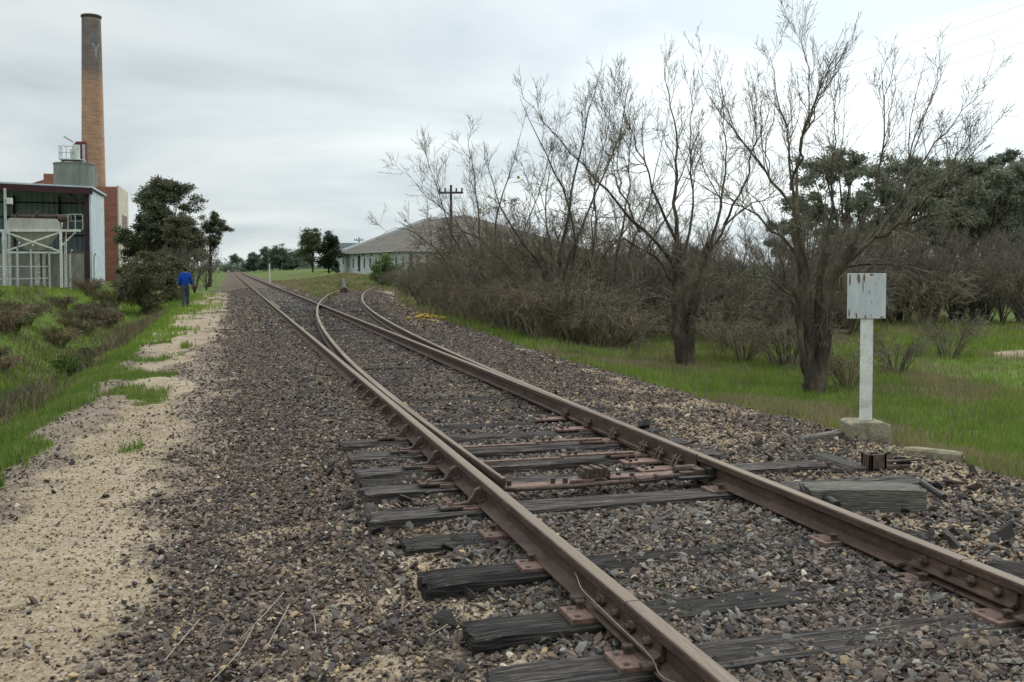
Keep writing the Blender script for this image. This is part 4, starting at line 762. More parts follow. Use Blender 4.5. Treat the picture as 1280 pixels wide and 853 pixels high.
def lump(name, label, px, py, z, s, seed, m='blackiron'):
    v, f = rock_template(True, seed); p = at(px, py, z); me = bpy.data.meshes.new(name); me.from_pydata([tuple(a*np.array((s, s, s*1.1))) for a in v], [], [tuple(q) for q in f]); me.materials.append(MT[m]); o = bpy.data.objects.new(name, me); link(o); o.location = tuple(p); return tag(o, label, 'iron fitting' if m == 'blackiron' else 'stone')
lump('iron_lump', 'black iron lump outside the right rail, halfway up the picture', 805, 531, .03, .085, 2); lump('iron_lump', 'small black iron fitting beside the concrete block', 1128, 577, -.0, .07, 6); lump('iron_lump', 'grey lump at the foot of the concrete block', 1113, 562, .0, .06, 4, 'concrete')
MT['stick'] = mat('dry_stick', [(.20,.17,.13), (.33,.29,.23)], 10, rough=.9)
for i, (pa, pb, pc) in enumerate([((262,838),(300,810),(318,775)), ((335,800),(352,775),(362,752)), ((205,812),(228,790),(250,762)), ((395,792),(393,770),(392,768)), ((535,815),(560,806),(578,790)), ((300,790),(330,768),(355,735))]):
    P_ = [at(*q, -.14) for q in (pa, pb, pc)]; P_ = [np.array((q[0], q[1], float(G(q[0], q[1]))+.022)) for q in P_]; P_[1][2] += .012
    o = MB().tube(resample(P_, 8), .0024, 5).build('twig', MT['stick']); tag(o, 'dry broken twig lying on the gravel at the lower left', 'twig', 'dry twigs on the gravel')
# signpost
sp = at(1090, 551, -.07); sg = empty('signpost', (sp[0], sp[1]+.1, 0), -.26); tag(sg, 'white steel post with a blank rust-spotted square board in a concrete block', 'sign')
m = MB(); m.poly([(-.20,-.15,-.16), (.20,-.15,-.16), (.19,-.13,.07), (.12,-.12,.10), (-.15,-.12,.10), (-.19,-.13,.085)], (0, .28, 0)); m.build('concrete_base', MT['concrete'], sg, .012)
def zof(py, dep): return CZ + (335-py)/F*dep
dS = float((np.array((sp[0], sp[1]+.1, 0)) - np.array((CX,0,CZ))) @ _fw)
zt, zb0, zb1 = zof(342, dS), zof(398, dS), .08
def rust_white():
    m = mat('rust_spotted_white', [(.38,.42,.43), (.52,.56,.57)], 7, stretch=(1,1,.35), rough=.6, grain=(30,.08)); t = m.node_tree; n = t.nodes; l = t.links.new; b = n["Principled BSDF"]; src = b.inputs['Base Color'].links[0].from_socket
    tc_ = n.new("ShaderNodeTexCoord"); nz = n.new("ShaderNodeTexNoise"); nz.inputs['Scale'].default_value = 45; nz.inputs['Detail'].default_value = 6; mp = n.new("ShaderNodeMapping"); mp.inputs['Scale'].default_value = (1, 1, .45); l(tc_.outputs['Object'], mp.inputs[0]); l(mp.outputs[0], nz.inputs['Vector'])
    r = n.new("ShaderNodeValToRGB"); l(nz.outputs['Fac'], r.inputs[0]); r.color_ramp.elements[0].position = .66; r.color_ramp.elements[1].position = .72
    x = n.new("ShaderNodeMix"); x.data_type = 'RGBA'; l(r.outputs[0], x.inputs[0]); l(src, x.inputs[6]); x.inputs[7].default_value = (.13,.05,.025,1); l(x.outputs[2], b.inputs['Base Color']); return m
MT['rustwhite'] = rust_white()
MT['rustpaint'] = mat('rusty_edge', [(.14,.06,.03), (.25,.13,.07)], 30, rough=.9)
m = MB(); m.box(-.058, .058, -.006, 0, zb1, zb0+.25); m.box(.050, .058, -.0, .045, zb1, zb0+.25); m.build('post', MT['white'], sg, .001)
m = MB(); m.box(.0585, .0625, -.008, .045, zb1+.01, zb0+.1); m.build('rusted_edge', MT['rustpaint'], sg)
m = MB(); m.box(-.185, .165, -.018, -.0075, zb0, zt); bd = m.build('sign_board', MT['rustwhite'], sg, .002)
m = MB()
rs_ = random.Random(4)
for (x, z, a, c) in ((-.085, zt-.045, .024, .055), (-.035, zt-.04, .016, .045), (-.165, zt-.06, .012, .075), (-.168, zb0+.05, .010, .055), (-.10, zb0+.022, .012, .03), (.13, zb0+.012, .03, .010), (-.045, zt-.12, .006, .08), (.03, zt-.012, .03, .010), (-.02, zb0+.015, .014, .016), (.06, zt-.10, .006, .008), (.09, zb0+.15, .005, .007)):
    a *= .62; c *= .8
    m = MB(); pts = [(x + a*math.cos(t)*(1+rs_.uniform(-.2,.2)), -.0195, z + c*math.sin(t)*(1+rs_.uniform(-.2,.2))) for t in [2*pi*k/9 for k in range(9)]]; m.poly(pts, (0, .001, 0)); m.build('rust_stain', MT['rustpaint'], bd)
# stump, white post, buffer-ish bits
o = MB().tube([at(430,364,.1), at(430,357,.25), at(429,350,.4), at(433,345,.55)], [.24,.15,.17,.05], 7).build('stump', MT['bark']); tag(o, 'dark broken stump at the end of the curved rail', 'stump')
p = at(337, 346, .0); wpst = MB(); wpst.tube([(0,0,0), (0,0,1.25), (0,0,1.35)], [.09,.085,.05], 8); o = wpst.build('marker_post', MT['white']); o.location = (p[0], p[1], float(G(p[0], p[1]))-.1)
p = atd(337, 335, 100); zg_ = float(G(p[0], p[1])); o.location = (p[0], p[1], zg_); o.scale = (.75, .75, max(.6, (1.48+.42-zg_))/1.35); tag(o, 'short white marker post in the grass far along the line', 'post')
# fallen yellow fruit
def fruit_mesh(seed):
    v, f = rock_template(True, seed); m = bpy.data.meshes.new('yellow_fruit'); vv = v/np.linalg.norm(v, axis=1, keepdims=True)*np.random.default_rng(seed).uniform(.9, 1.1, (len(v),1)); m.from_pydata([tuple(a*.055) for a in vv], [], [tuple(q) for q in f]); m.materials.append(MT['fruit']); m.shade_smooth(); return m
FM = [fruit_mesh(i) for i in range(3)]
def fruit(loc, s, label, grp):
    o = bpy.data.objects.new('yellow_fruit', FM[random.randrange(3)]); link(o); o.location = loc; o.scale = (s, s, s*.9); o.rotation_euler = (random.random()*3, 0, random.random()*6); tag(o, label, 'fruit', grp)
    sb = o.modifiers.new('sub', 'SUBSURF'); sb.levels = 1; sb.render_levels = 1
for i in range(58):
    u = random.random(); px = 498 + 245*u**1.2 + random.uniform(-8, 8); py = 384 + (px-498)*.115 + random.gauss(0, 5)
    if i < 22: px = random.gauss(533, 14); py = 397 + random.gauss(0, 3.2)
    p = at(px, py, -.04); fruit((p[0], p[1], float(G(p[0], p[1]))+.05), random.uniform(.9, 1.7), 'yellow fruit fallen on the gravel under the bare trees', 'fallen yellow fruit')
for px, py, d in ((507,276,34),(573,279,35),(648,222,28),(600,262,35),(612,283,35),(780,168,27),(762,194,27)):
    fruit(tuple(atd(px, py, d)), 1.2, 'yellow-brown fruit still hanging in the bare branches', 'hanging fruit')

# ---------------------------------------------------------------- person walking away
def skinmesh(name, verts, edges, radii, m, parent, subd=2, root=0):
    me = bpy.data.meshes.new(name); me.from_pydata(verts, edges, []); me.materials.append(m); o = bpy.data.objects.new(name, me); link(o, parent)
    sk = o.modifiers.new('skin', 'SKIN'); sk.use_smooth_shade = True
    for i, r in enumerate(radii):
        v = me.skin_vertices[0].data[i]; v.radius = r if hasattr(r, '__len__') else (r, r); v.use_root = (i == root)
    ss = o.modifiers.new('sub', 'SUBSURF'); ss.levels = subd; ss.render_levels = subd; return o
MT['skin'] = mat('skin', [(.35,.20,.14), (.42,.26,.18)], 8, rough=.6); MT['jumper'] = mat('blue_jumper', [(.004,.035,.24), (.008,.06,.36)], 9, rough=.95, bump=.3)
MT['trouser'] = mat('grey_blue_trousers', [(.035,.045,.055), (.06,.075,.09)], 7, rough=.9); MT['hair'] = mat('dark_hair', [(.012,.009,.008), (.03,.02,.016)], 20, rough=.7); MT['shoe'] = mat('brown_shoes', [(.05,.022,.015), (.09,.04,.028)], 9, rough=.6)
pp = at(232, 383, -.2); per = empty('person', (pp[0], pp[1], float(G(pp[0], pp[1]))), .12); tag(per, 'person in a blue jumper and grey-blue trousers walking away along the path', 'person')
bv = [(0,0,.95),(0,.0,1.15),(0,.01,1.38),(0,.01,1.50),(0,.03,1.58),(0,.03,1.72), (-.18,.01,1.42),(-.25,-.03,1.14),(-.27,.03,.88),(-.27,.05,.80), (.18,.01,1.42),(.25,.03,1.14),(.27,.10,.90),(.27,.12,.82),
      (-.09,0,.90),(-.10,-.02,.50),(-.09,-.10,.08),(-.10,.04,.03), (.09,0,.90),(.10,.09,.50),(.085,.10,.08),(.09,.24,.04)]
be = [(0,1),(1,2),(2,3),(3,4),(4,5),(2,6),(6,7),(7,8),(8,9),(2,10),(10,11),(11,12),(12,13),(0,14),(14,15),(15,16),(16,17),(0,18),(18,19),(19,20),(20,21)]
br_ = [.10,.11,.12,.055,.085,.085,.06,.045,.032,.035,.06,.045,.032,.035,.07,.05,.045,.04,.07,.05,.045,.04]
skinmesh('body', bv, be, br_, MT['skin'], per)
skinmesh('jumper', [(0,0,.84),(0,0,1.15),(0,.01,1.38),(0,.01,1.52),(-.19,.01,1.41),(-.255,-.03,1.14),(-.27,.02,.92),(.19,.01,1.41),(.255,.03,1.14),(.27,.09,.94)], [(0,1),(1,2),(2,3),(2,4),(4,5),(5,6),(2,7),(7,8),(8,9)],
         [(.185,.15),(.19,.155),(.18,.14),.075,.085,.072,.055,.085,.072,.055], MT['jumper'], per)
skinmesh('trousers', [(0,0,1.08),(0,0,.90),(-.09,0,.85),(-.10,-.02,.50),(-.09,-.09,.02),(.09,0,.85),(.10,.09,.50),(.085,.10,.02)], [(0,1),(1,2),(2,3),(3,4),(1,5),(5,6),(6,7)], [(.165,.125),(.16,.13),.105,.082,.068,.105,.082,.068], MT['trouser'], per)
skinmesh('shoe', [(-.10,-.20,.05),(-.10,-.02,.05),(-.10,.12,.04)], [(0,1),(1,2)], [.07,.065,.05], MT['shoe'], per); skinmesh('shoe', [(.09,.0,.05),(.09,.16,.05),(.09,.30,.04)], [(0,1),(1,2)], [.07,.065,.05], MT['shoe'], per)
skinmesh('hair', [(0,-.02,1.54),(0,-.02,1.62),(0,-.01,1.69),(0,.0,1.78)], [(0,1),(1,2),(2,3)], [.08,.105,.11,.06], MT['hair'], per)

# ---------------------------------------------------------------- factory
def brickmat(name, c1, c2, mortar, sc=1, cyl=False, stain=None):
    m = bpy.data.materials.new(name); m.use_nodes = True; t = m.node_tree; n = t.nodes; l = t.links.new; b = n["Principled BSDF"]; b.inputs['Roughness'].default_value = .9
    tc_ = n.new("ShaderNodeTexCoord"); se = n.new("ShaderNodeSeparateXYZ"); l(tc_.outputs['Object'], se.inputs[0]); cb = n.new("ShaderNodeCombineXYZ")
    def mm(op, a, c=None):
        k = n.new("ShaderNodeMath"); k.operation = op
        for i, v in enumerate((a, c)):
            if v is None: continue
            if isinstance(v, (int, float)): k.inputs[i].default_value = v
            else: l(v, k.inputs[i])
        return k.outputs[0]
    h = mm('MULTIPLY', mm('ARCTAN2', se.outputs[1], se.outputs[0]), 1.5) if cyl else mm('ADD', se.outputs[0], se.outputs[1]); l(h, cb.inputs[0]); l(se.outputs[2], cb.inputs[1])
    br = n.new("ShaderNodeTexBrick"); br.inputs['Scale'].default_value = sc; br.inputs['Color1'].default_value = (*c1, 1); br.inputs['Color2'].default_value = (*c2, 1); br.inputs['Mortar'].default_value = (*mortar, 1); br.inputs['Brick Width'].default_value = .24; br.inputs['Row Height'].default_value = .086; br.inputs['Mortar Size'].default_value = .01; l(cb.outputs[0], br.inputs['Vector'])
    nz = n.new("ShaderNodeTexNoise"); nz.inputs['Scale'].default_value = .9; nz.inputs['Detail'].default_value = 6; l(tc_.outputs['Object'], nz.inputs['Vector']); mr = n.new("ShaderNodeMapRange"); mr.inputs[3].default_value = .6; mr.inputs[4].default_value = 1.4; l(nz.outputs['Fac'], mr.inputs[0])
    x = n.new("ShaderNodeVectorMath"); x.operation = 'SCALE'; l(br.outputs['Color'], x.inputs[0]); l(mr.outputs[0], x.inputs['Scale']); cur = x.outputs[0]
    mpb = n.new("ShaderNodeMapping"); mpb.inputs['Scale'].default_value = (.5, .5, 5.0); l(tc_.outputs['Object'], mpb.inputs[0]); nb = n.new("ShaderNodeTexNoise"); nb.inputs['Scale'].default_value = 1.2; nb.inputs['Detail'].default_value = 6; nb.inputs['Roughness'].default_value = .75; l(mpb.outputs[0], nb.inputs['Vector'])
    mb_ = n.new("ShaderNodeMapRange"); mb_.inputs[1].default_value = .3; mb_.inputs[2].default_value = .7; mb_.inputs[3].default_value = .65; mb_.inputs[4].default_value = 1.35; l(nb.outputs['Fac'], mb_.inputs[0]); xb_ = n.new("ShaderNodeVectorMath"); xb_.operation = 'SCALE'; l(cur, xb_.inputs[0]); l(mb_.outputs[0], xb_.inputs['Scale']); cur = xb_.outputs[0]
    if stain:
        f = n.new("ShaderNodeMapRange"); l(mm('ADD', se.outputs[2], mm('MULTIPLY', nz.outputs['Fac'], 3.0)), f.inputs[0]); f.inputs[1].default_value = stain[0]; f.inputs[2].default_value = stain[1]
        y_ = n.new("ShaderNodeMix"); y_.data_type = 'RGBA'; l(f.outputs[0], y_.inputs[0]); l(cur, y_.inputs[6]); y2 = n.new("ShaderNodeVectorMath"); y2.operation = 'MULTIPLY'; l(cur, y2.inputs[0]); y2.inputs[1].default_value = stain[2]; l(y2.outputs[0], y_.inputs[7]); cur = y_.outputs[2]
    l(cur, b.inputs['Base Color']); return m
def corr(name, c1, c2, pitch=.3, axis_=0, rough=.6):
    m = mat(name, [c1, c2], .8, rough=rough, grain=(2.5, .15)); t = m.node_tree; n = t.nodes; l = t.links.new; tc_ = n.new("ShaderNodeTexCoord"); se = n.new("ShaderNodeSeparateXYZ"); l(tc_.outputs['Object'], se.inputs[0])
    a = n.new("ShaderNodeMath"); a.operation = 'MULTIPLY'; a.inputs[1].default_value = 2*pi/pitch
    if axis_ == 2: s_ = n.new("ShaderNodeMath"); s_.operation = 'ADD'; l(se.outputs[0], s_.inputs[0]); l(se.outputs[1], s_.inputs[1]); l(s_.outputs[0], a.inputs[0])
    else: l(se.outputs[axis_], a.inputs[0])
    s = n.new("ShaderNodeMath"); s.operation = 'SINE'; l(a.outputs[0], s.inputs[0]); bp = n.new("ShaderNodeBump"); bp.inputs['Strength'].default_value = .8; bp.inputs['Distance'].default_value = .04; l(s.outputs[0], bp.inputs['Height']); l(bp.outputs[0], n["Principled BSDF"].inputs['Normal']); return m
MT['brick'] = brickmat('red_brick', (.27,.085,.055), (.33,.12,.08), (.25,.18,.14)); MT['chimbrick'] = brickmat('chimney_brick', (.33,.175,.11), (.41,.235,.155), (.33,.25,.19), 1, True, (26.0, 28.4, (.46,.60,.80)))
MT['cream'] = mat('cream_render', [(.42,.38,.30), (.55,.51,.42)], .8, rough=.9, grain=(3,.15)); MT['corr'] = corr('blue_grey_sheet', (.27,.32,.36), (.36,.42,.46), .35, 2); MT['corrwhite'] = corr('pale_sheet_wall', (.44,.52,.56), (.56,.64,.67), .25, 2)
MT['shedframe'] = mat('maroon_steel', [(.025,.012,.016), (.06,.018,.022)], 3, rough=.6); MT['tank'] = mat('grey_tank', [(.17,.18,.165), (.25,.265,.25)], 1.2, stretch=(1,1,.3), rough=.8, grain=(4,.12)); MT['darkwin'] = mat('dark_opening', [(.015,.015,.018), (.03,.03,.035)], 2, rough=.4)
MT['creamtank'] = mat('cream_hopper', [(.30,.29,.25), (.46,.45,.40)], 2.5, stretch=(1,1,.3), rough=.6); MT['galv'] = mat('galvanised', [(.32,.35,.36), (.45,.48,.49)], 5, rough=.5); MT['conc'] = mat('concrete_panel', [(.16,.155,.13), (.26,.25,.215), (.32,.31,.27)], 1.2, stretch=(1,1,.35), rough=.9, grain=(5,.15))
MT['glass'] = mat('window_glass', [(.05,.045,.04), (.09,.08,.07)], 2, rough=.2, spec=.5)
# chimney
ch = atd(119, 335, 130); cz0 = .5; chm = empty('chimney', (ch[0], ch[1], cz0)); tag(chm, 'tall round tapering brick chimney, soot-dark upper half, with faded white lettering', 'chimney')
def zat(py, dep): return CZ + (335-py)/F*dep*1.0
ztop = (130*float(ray(119, 18)[2]) + CZ - cz0)*.984
def crad(z): return 1.62 - (1.62-1.16)*z/ztop
k = 40; m = MB(); m.tube([(0,0,ztop*i/k) for i in range(k+1)], [crad(ztop*i/k) for i in range(k+1)], 40); m.build('shaft', MT['chimbrick'], chm, 0, True)
m = MB(); m.tube([(0,0,ztop-.35), (0,0,ztop-.2), (0,0,ztop), (0,0,ztop+.06)], [1.17,1.27,1.27,1.17], 40); m.build('rim', MT['iron'], chm, 0, False)
MT['lett'] = mat('faded_white_letters', [(.22,.22,.21), (.36,.36,.34)], 3, rough=.9, grain=(6,.3))
MT['lett2'] = mat('very_faded_letters', [(.14,.135,.125), (.19,.185,.175)], 3, rough=.9, grain=(6,.3))
va = math.atan2(0-ch[1], CX-ch[0])
def stroke(m, a, b, wd, zc, ang0):
    n = 8
    for i in range(n):
        u0, u1 = i/n, (i+1)/n; q = []
        p0 = (a[0]+(b[0]-a[0])*u0, a[1]+(b[1]-a[1])*u0); p1 = (a[0]+(b[0]-a[0])*u1, a[1]+(b[1]-a[1])*u1); L_ = math.hypot(b[0]-a[0], b[1]-a[1]); nx_, ny_ = -(b[1]-a[1])/L_*wd/2, (b[0]-a[0])/L_*wd/2
        for (x, z) in ((p0[0]-nx_, p0[1]-ny_), (p1[0]-nx_, p1[1]-ny_), (p1[0]+nx_, p1[1]+ny_), (p0[0]+nx_, p0[1]+ny_)):
            r_ = crad(zc+z)+.02; th_ = ang0 + x/r_; q.append((r_*math.cos(th_), r_*math.sin(th_), zc+z))
        bq = len(m.v); m.v += q; m.f.append((bq, bq+1, bq+2, bq+3))
zY = 130*float(ray(122, 68)[2]) + CZ - cz0; zK = 130*float(ray(122, 51)[2]) + CZ - cz0; ang = va + .42
m = MB(); stroke(m, (-.42,.95), (0,.1), .22, zY, ang); stroke(m, (.42,.95), (0,.1), .22, zY, ang); stroke(m, (0,.1), (0,-.95), .22, zY, ang); m.build('letter_y', MT['lett'], chm)
m = MB(); stroke(m, (-.32,.8), (-.32,-.8), .2, zK, ang); stroke(m, (-.3,0), (.35,.8), .2, zK, ang); stroke(m, (-.3,0), (.35,-.8), .2, zK, ang); m.build('letter_k', MT['lett2'], chm)
# brick boiler house: front faces the camera, right side runs parallel with the track
def P3(px, py, dep): return atd(px, py, dep)
c0 = P3(148, 335, 90); gz = .3; XR = c0[0]; Y0 = c0[1]; zt = zat(234, 90)
dr = (XR-CX); 
bh = empty('brick_building', (XR, Y0, gz)); tag(bh, 'red brick factory building with a cream rendered side and a tall window strip', 'building')
m = MB(); m.poly([(0,0,-.5), (0,0,zt-gz), (-1.9,0,zt-gz-.05), (-3.6,0,zt-gz+.75), (-6,0,zt-gz+.75), (-6,0,-.5)], (0, 9.3, 0)); m.build('brick_wall', MT['brick'], bh)
m = MB(); m.box(.003, .10, -.02, 9.3, -.5, zt-gz+.12); m.build('rendered_wall', MT['cream'], bh)
m = MB(); m.box(.08, .115, 3.0, 7.6, 3.3, 6.1); wn = m.build('window', MT['glass'], bh)
m = MB()
for i in range(6): m.box(.112, .14, 3.0+i*.9, 3.08+i*.9, 3.3, 6.1)
for zz_ in (3.3, 4.2, 5.1, 6.05): m.box(.112, .137, 3.0, 7.6, zz_, zz_+.07)
m.build('window_frame', mat('rust_window', [(.22,.12,.07), (.30,.2,.13)], 5), wn)
m = MB(); m.box(-3.2, -1.6, -.004-.04, -.004, -.3, 1.6); m.build('doorway', MT['darkwin'], bh)
# gable behind the tank
gb = P3(66, 335, 100); bz = .5; o = MB(); zg = zat(218, 100); zs = zat(233, 100)
o.poly([(-2.4,0,-.5), (-2.4,0,zs-bz), (-.7,0,zs-bz+.6), (-.7,0,zg-bz), (.6,0,zg-bz), (.6,0,zs-bz+.6), (5,0,zs-bz), (5,0,-.5)], (0, 5, 0)); o = o.build('brick_gable', MT['brick']); o.location = (gb[0], gb[1], bz); tag(o, 'low red brick gable showing above the open shed roof', 'building')
# tank
def tank(px, dep, pyt, r, label, zb=.5):
    p = P3(px, 335, dep); z = zat(pyt, dep); e_ = empty('storage_tank', (p[0], p[1], zb)); tag(e_, label, 'tank', 'round tanks above the shed')
    m = MB(); m.tube([(0,0,0), (0,0,z-zb)], r, 36); m.build('tank_shell', MT['tank'], e_); 
    m = MB(); m.tube([(0,0,z-zb-.002), (0,0,z-zb+.10)], r+.04, 36); m.build('tank_rim', MT['tank'], e_); return e_, z-zb, p
t1, th1, tp = tank(95, 85, 207, 1.62, 'wide round grey concrete tank rising above the open shed'); t2, th2, _ = tank(115, 90, 213, .55, 'narrow grey tank just right of the wide round tank')
m = MB(); pz = th1+.35
m.box(-1.05,.85,-.8,.8,pz,pz+.08); m.build('platform', MT['galv'], t1)
m = MB()
for (x, y) in ((-1.05,-.8),(-.5,-.8),(-1.05,.8),(-1.05,0),(.0,-.8)): m.box(x-.025,x+.025,y-.025,y+.025,pz,pz+1.15)
for z_ in (.6, 1.12): m.beam((-1.05,-.8,pz+z_), (.1,-.8,pz+z_), .05); m.beam((-1.05,-.8,pz+z_), (-1.05,.8,pz+z_), .05)
for x in (-.9, .7): m.box(x-.06,x+.06,-.5,.5,th1,pz+.01)
m.build('railing', MT['galv'], t1)
m = MB(); m.tube([(.25,-.4,pz), (.25,-.4,pz+1.3)], .28, 12); m.tube([(-.05,-.5,pz), (-.05,-.5,pz+.9)], .2, 12); m.build('white_drum', MT['white'], t1)
hz = P3(101, 335, 87); hb = MB(); zb_ = zat(208, 87); zt_ = zat(178, 87); hb.poly([(-.55,0,zb_), (-.55,0,zt_-.3), (-.3,0,zt_), (.5,0,zt_), (.5,0,zb_)], (0, 1.2, 0)); 
o = hb.build('hoist_head', mat('red_brown_steel', [(.10,.03,.03), (.16,.05,.045)], 2)); o.location = (hz[0]+.1, hz[1], 0); tag(o, 'dark red boxy elevator head standing beside the chimney', 'elevator head')
m = MB(); m.beam((-.5,-.2,zt_-.1), (-1.25,-.3,zt_+.35), .12); m.box(.2,.42,-.12,-.02,zb_,zt_-.25); m.build('boom', MT['galv'], o)
# open shed
sc0 = P3(115, 335, 62); SX, SY = sc0[0], sc0[1]; gz = .72; H = zat(238, 62)-gz; sh = empty('open_shed', (SX, SY, gz)); tag(sh, 'open-fronted corrugated steel shed with maroon frame at the left edge', 'shed'); W, D = 15.0, 6.9
m = MB(); m.box(-.10, 0, 0, D, -.4, H-.0); m.build('side_wall', MT['corrwhite'], sh)
m = MB(); m.box(-W, -.12, D-.1, D, -.4, H+.3); m.build('back_wall', MT['corr'], sh)
m = MB(); m.poly([(.15,-.35,H+.10), (.15,-.35,H+.20), (-W,-.35,H+.68), (-W,-.35,H+.58)], (0, D+.6, 0)); m.build('roof', MT['corrwhite'], sh)
m = MB(); m.poly([(.14,-.34,H-.30), (.14,-.34,H+.097), (-W,-.34,H+.577), (-W,-.34,H+.18)], (0, .12, 0)); m.build('fascia', MT['shedframe'], sh)
m = MB()
for x in (-.25, -5.6, -11): m.box(x-.14, x+.1, .02, .24, -.4, H-.2)
for x in (-2.8, -5.6, -8.4): m.box(x-.06, x+.06, D-.3, D-.12, 0, H)
for z_ in (1.7, 2.9, 4.1, 5.1): m.box(-W, -.12, D-.22, D-.12, z_, z_+.10)
m.beam((-.25,.13,H-1.2), (-1.3,.13,H-.2), .12); m.build('frame', MT['shedframe'], sh)
m = MB(); m.box(-5.4,-4.2,D-.24,D-.14,3.2,3.9); m.box(-1.1,-.5,D-.24,D-.14,2.6,3.9); m.build('window', MT['darkwin'], sh)
# concrete wall bays at the shed front
cw = empty('bunker_wall', (SX, SY, gz)); tag(cw, 'low stained concrete panel wall across the shed front, behind the wire fence', 'wall')
for i in range(6): m = MB(); m.box(-.35-i*1.3-1.27, -.35-i*1.3, -1.1, -.95, -.6, 1.62 + random.uniform(-.05,.05)); m.build('panel', MT['conc'], cw)
m = MB(); m.box(-3.05,-2.75,-1.25,-1.12,-.6,1.75); m.box(-2.62,-2.45,-1.25,-1.12,-.6,1.7); m.build('white_pier', MT['white'], cw)
m = MB()
m.box(-8.2, -.3, -1.14, -.93, 1.67, 1.75); m.build('rusty_capping', MT['plate'], cw)
# hopper on legs
hp = P3(42, 335, 58); e_ = empty('hopper', (hp[0], hp[1], gz-.1)); tag(e_, 'cream steel hopper on white cross-braced legs in the open shed', 'hopper')
m = MB(); m.poly([(-1.45,0,3.0), (1.45,0,3.0), (1.45,0,3.5), (1.2,0,3.72), (-1.2,0,3.75), (-1.45,0,3.5)], (0, 1.6, 0)); m.build('bin', MT['creamtank'], e_)
m = MB(); b = len(m.v); m.v += [(-1.3,.1,3.0),(1.3,.1,3.0),(1.3,1.5,3.0),(-1.3,1.5,3.0),(-.5,.6,1.9),(.5,.6,1.9),(.5,1.0,1.9),(-.5,1.0,1.9)]; m.f += [(0,1,5,4),(1,2,6,5),(2,3,7,6),(3,0,4,7),(4,5,6,7)]; m.build('cone', MT['creamtank'], e_)
for x in (-1.55, 1.5):
    for y in (-.05, 1.6): m = MB(); m.beam((x,y,-.4), (x,y,3.05), .13); m.build('leg', MT['white'], e_)
m = MB(); m.beam((-1.5,-.06,1.8), (1.5,-.06,2.95), .09); m.beam((-1.5,-.08,2.95), (1.5,-.08,1.8), .09); m.beam((-1.55,-.05,1.75), (1.5,-.05,1.75), .1); m.beam((-2.1,-.06,3.0), (2.6,-.06,3.05), .13); m.beam((2.4,-.06,3.05), (1.5,-.06,2.1), .06); m.build('brace', MT['white'], e_)
m = MB(); m.tube([(-1.2,.5,3.85), (1.3,.5,3.9)], .10, 10); m.tube([(1.3,.5,3.75), (2.0,.5,3.8)], .24, 12); m.tube([(-.1,.3,3.7), (.3,.3,4.15)], .08, 8); m.tube([(-1.0,.3,3.7), (-.8,.3,4.1)], .07, 8); m.tube([(1.7,.4,3.6), (1.5,.4,2.2)], .12, 8); m.build('conveyor', MT['iron'], e_)
m = MB()
for x in (1.9, 2.3, 2.7): m.box(x-.02, x+.02, -.05, 0, 3.1, 4.0)
m.beam((1.9,-.03,4.0), (2.7,-.03,4.0), .04); m.beam((1.9,-.03,3.6), (2.7,-.03,3.6), .03); m.build('handrail', MT['galv'], e_)
po = P3(8, 335, 57); o = MB().tube([(0,0,-.5), (0,0,5.3)], .07, 8); o = o.build('lamp_pole', MT['galv']); o.location = (po[0], po[1], gz); tag(o, 'tall thin white pole in front of the open shed', 'pole'); MB().box(.1,.4,-.15,.05,4.4,4.75).build('floodlight', MT['white'], o)
# wire fence
fe = empty('wire_fence', (0,0,0)); tag(fe, 'wire mesh security fence on thin posts in front of the factory', 'fence'); pts = []
fx = [(-6,357,47), (22,357,47.5), (39,356,49), (62,354,51), (88,352,54), (118,349,57.5)]; prev = None
for i, (px, py, dep) in enumerate(fx):
    p = P3(px, 335, dep); z0 = float(G(p[0], p[1])); zt2 = z0+2.0; m = MB(); m.tube([(p[0],p[1],z0-.3), (p[0],p[1],zt2), (p[0]+.12,p[1]-.12,zt2+.25)], .045, 6); m.build('fence_post', MT['galv'], fe)
    if prev is not None:
        q, zq = prev; m = MB()
        for k in range(17):
            m.tube([(q[0],q[1],zq+.05+k*.12), (p[0],p[1],z0+.05+k*.12)], .0035, 3, False)
        nv_ = int(np.linalg.norm(p-q)/.15)
        for k in range(nv_): u = k/nv_; m.tube([(q[0]+(p[0]-q[0])*u, q[1]+(p[1]-q[1])*u, zq+(z0-zq)*u), (q[0]+(p[0]-q[0])*u, q[1]+(p[1]-q[1])*u, zq+(z0-zq)*u+2)], .0035, 3, False)
        for k in range(3): m.tube([(q[0]+.04*k,q[1]-.04*k,zq+2.05+.09*k), (p[0]+.04*k,p[1]-.04*k,z0+2.05+.09*k)], .006, 3, False)
        m.build('wire_mesh', MT['iron'], fe)
    prev = (p, z0)
m = MB(); a_, b__ = P3(-6,335,46.9), P3(60,335,50.9); m.beam((a_[0],a_[1],1.35+.2), (b__[0],b__[1],1.35+.2), .05); m.beam((a_[0],a_[1],.95), (b__[0],b__[1],.95), .05); m.build('rail', MT['galv'], fe)

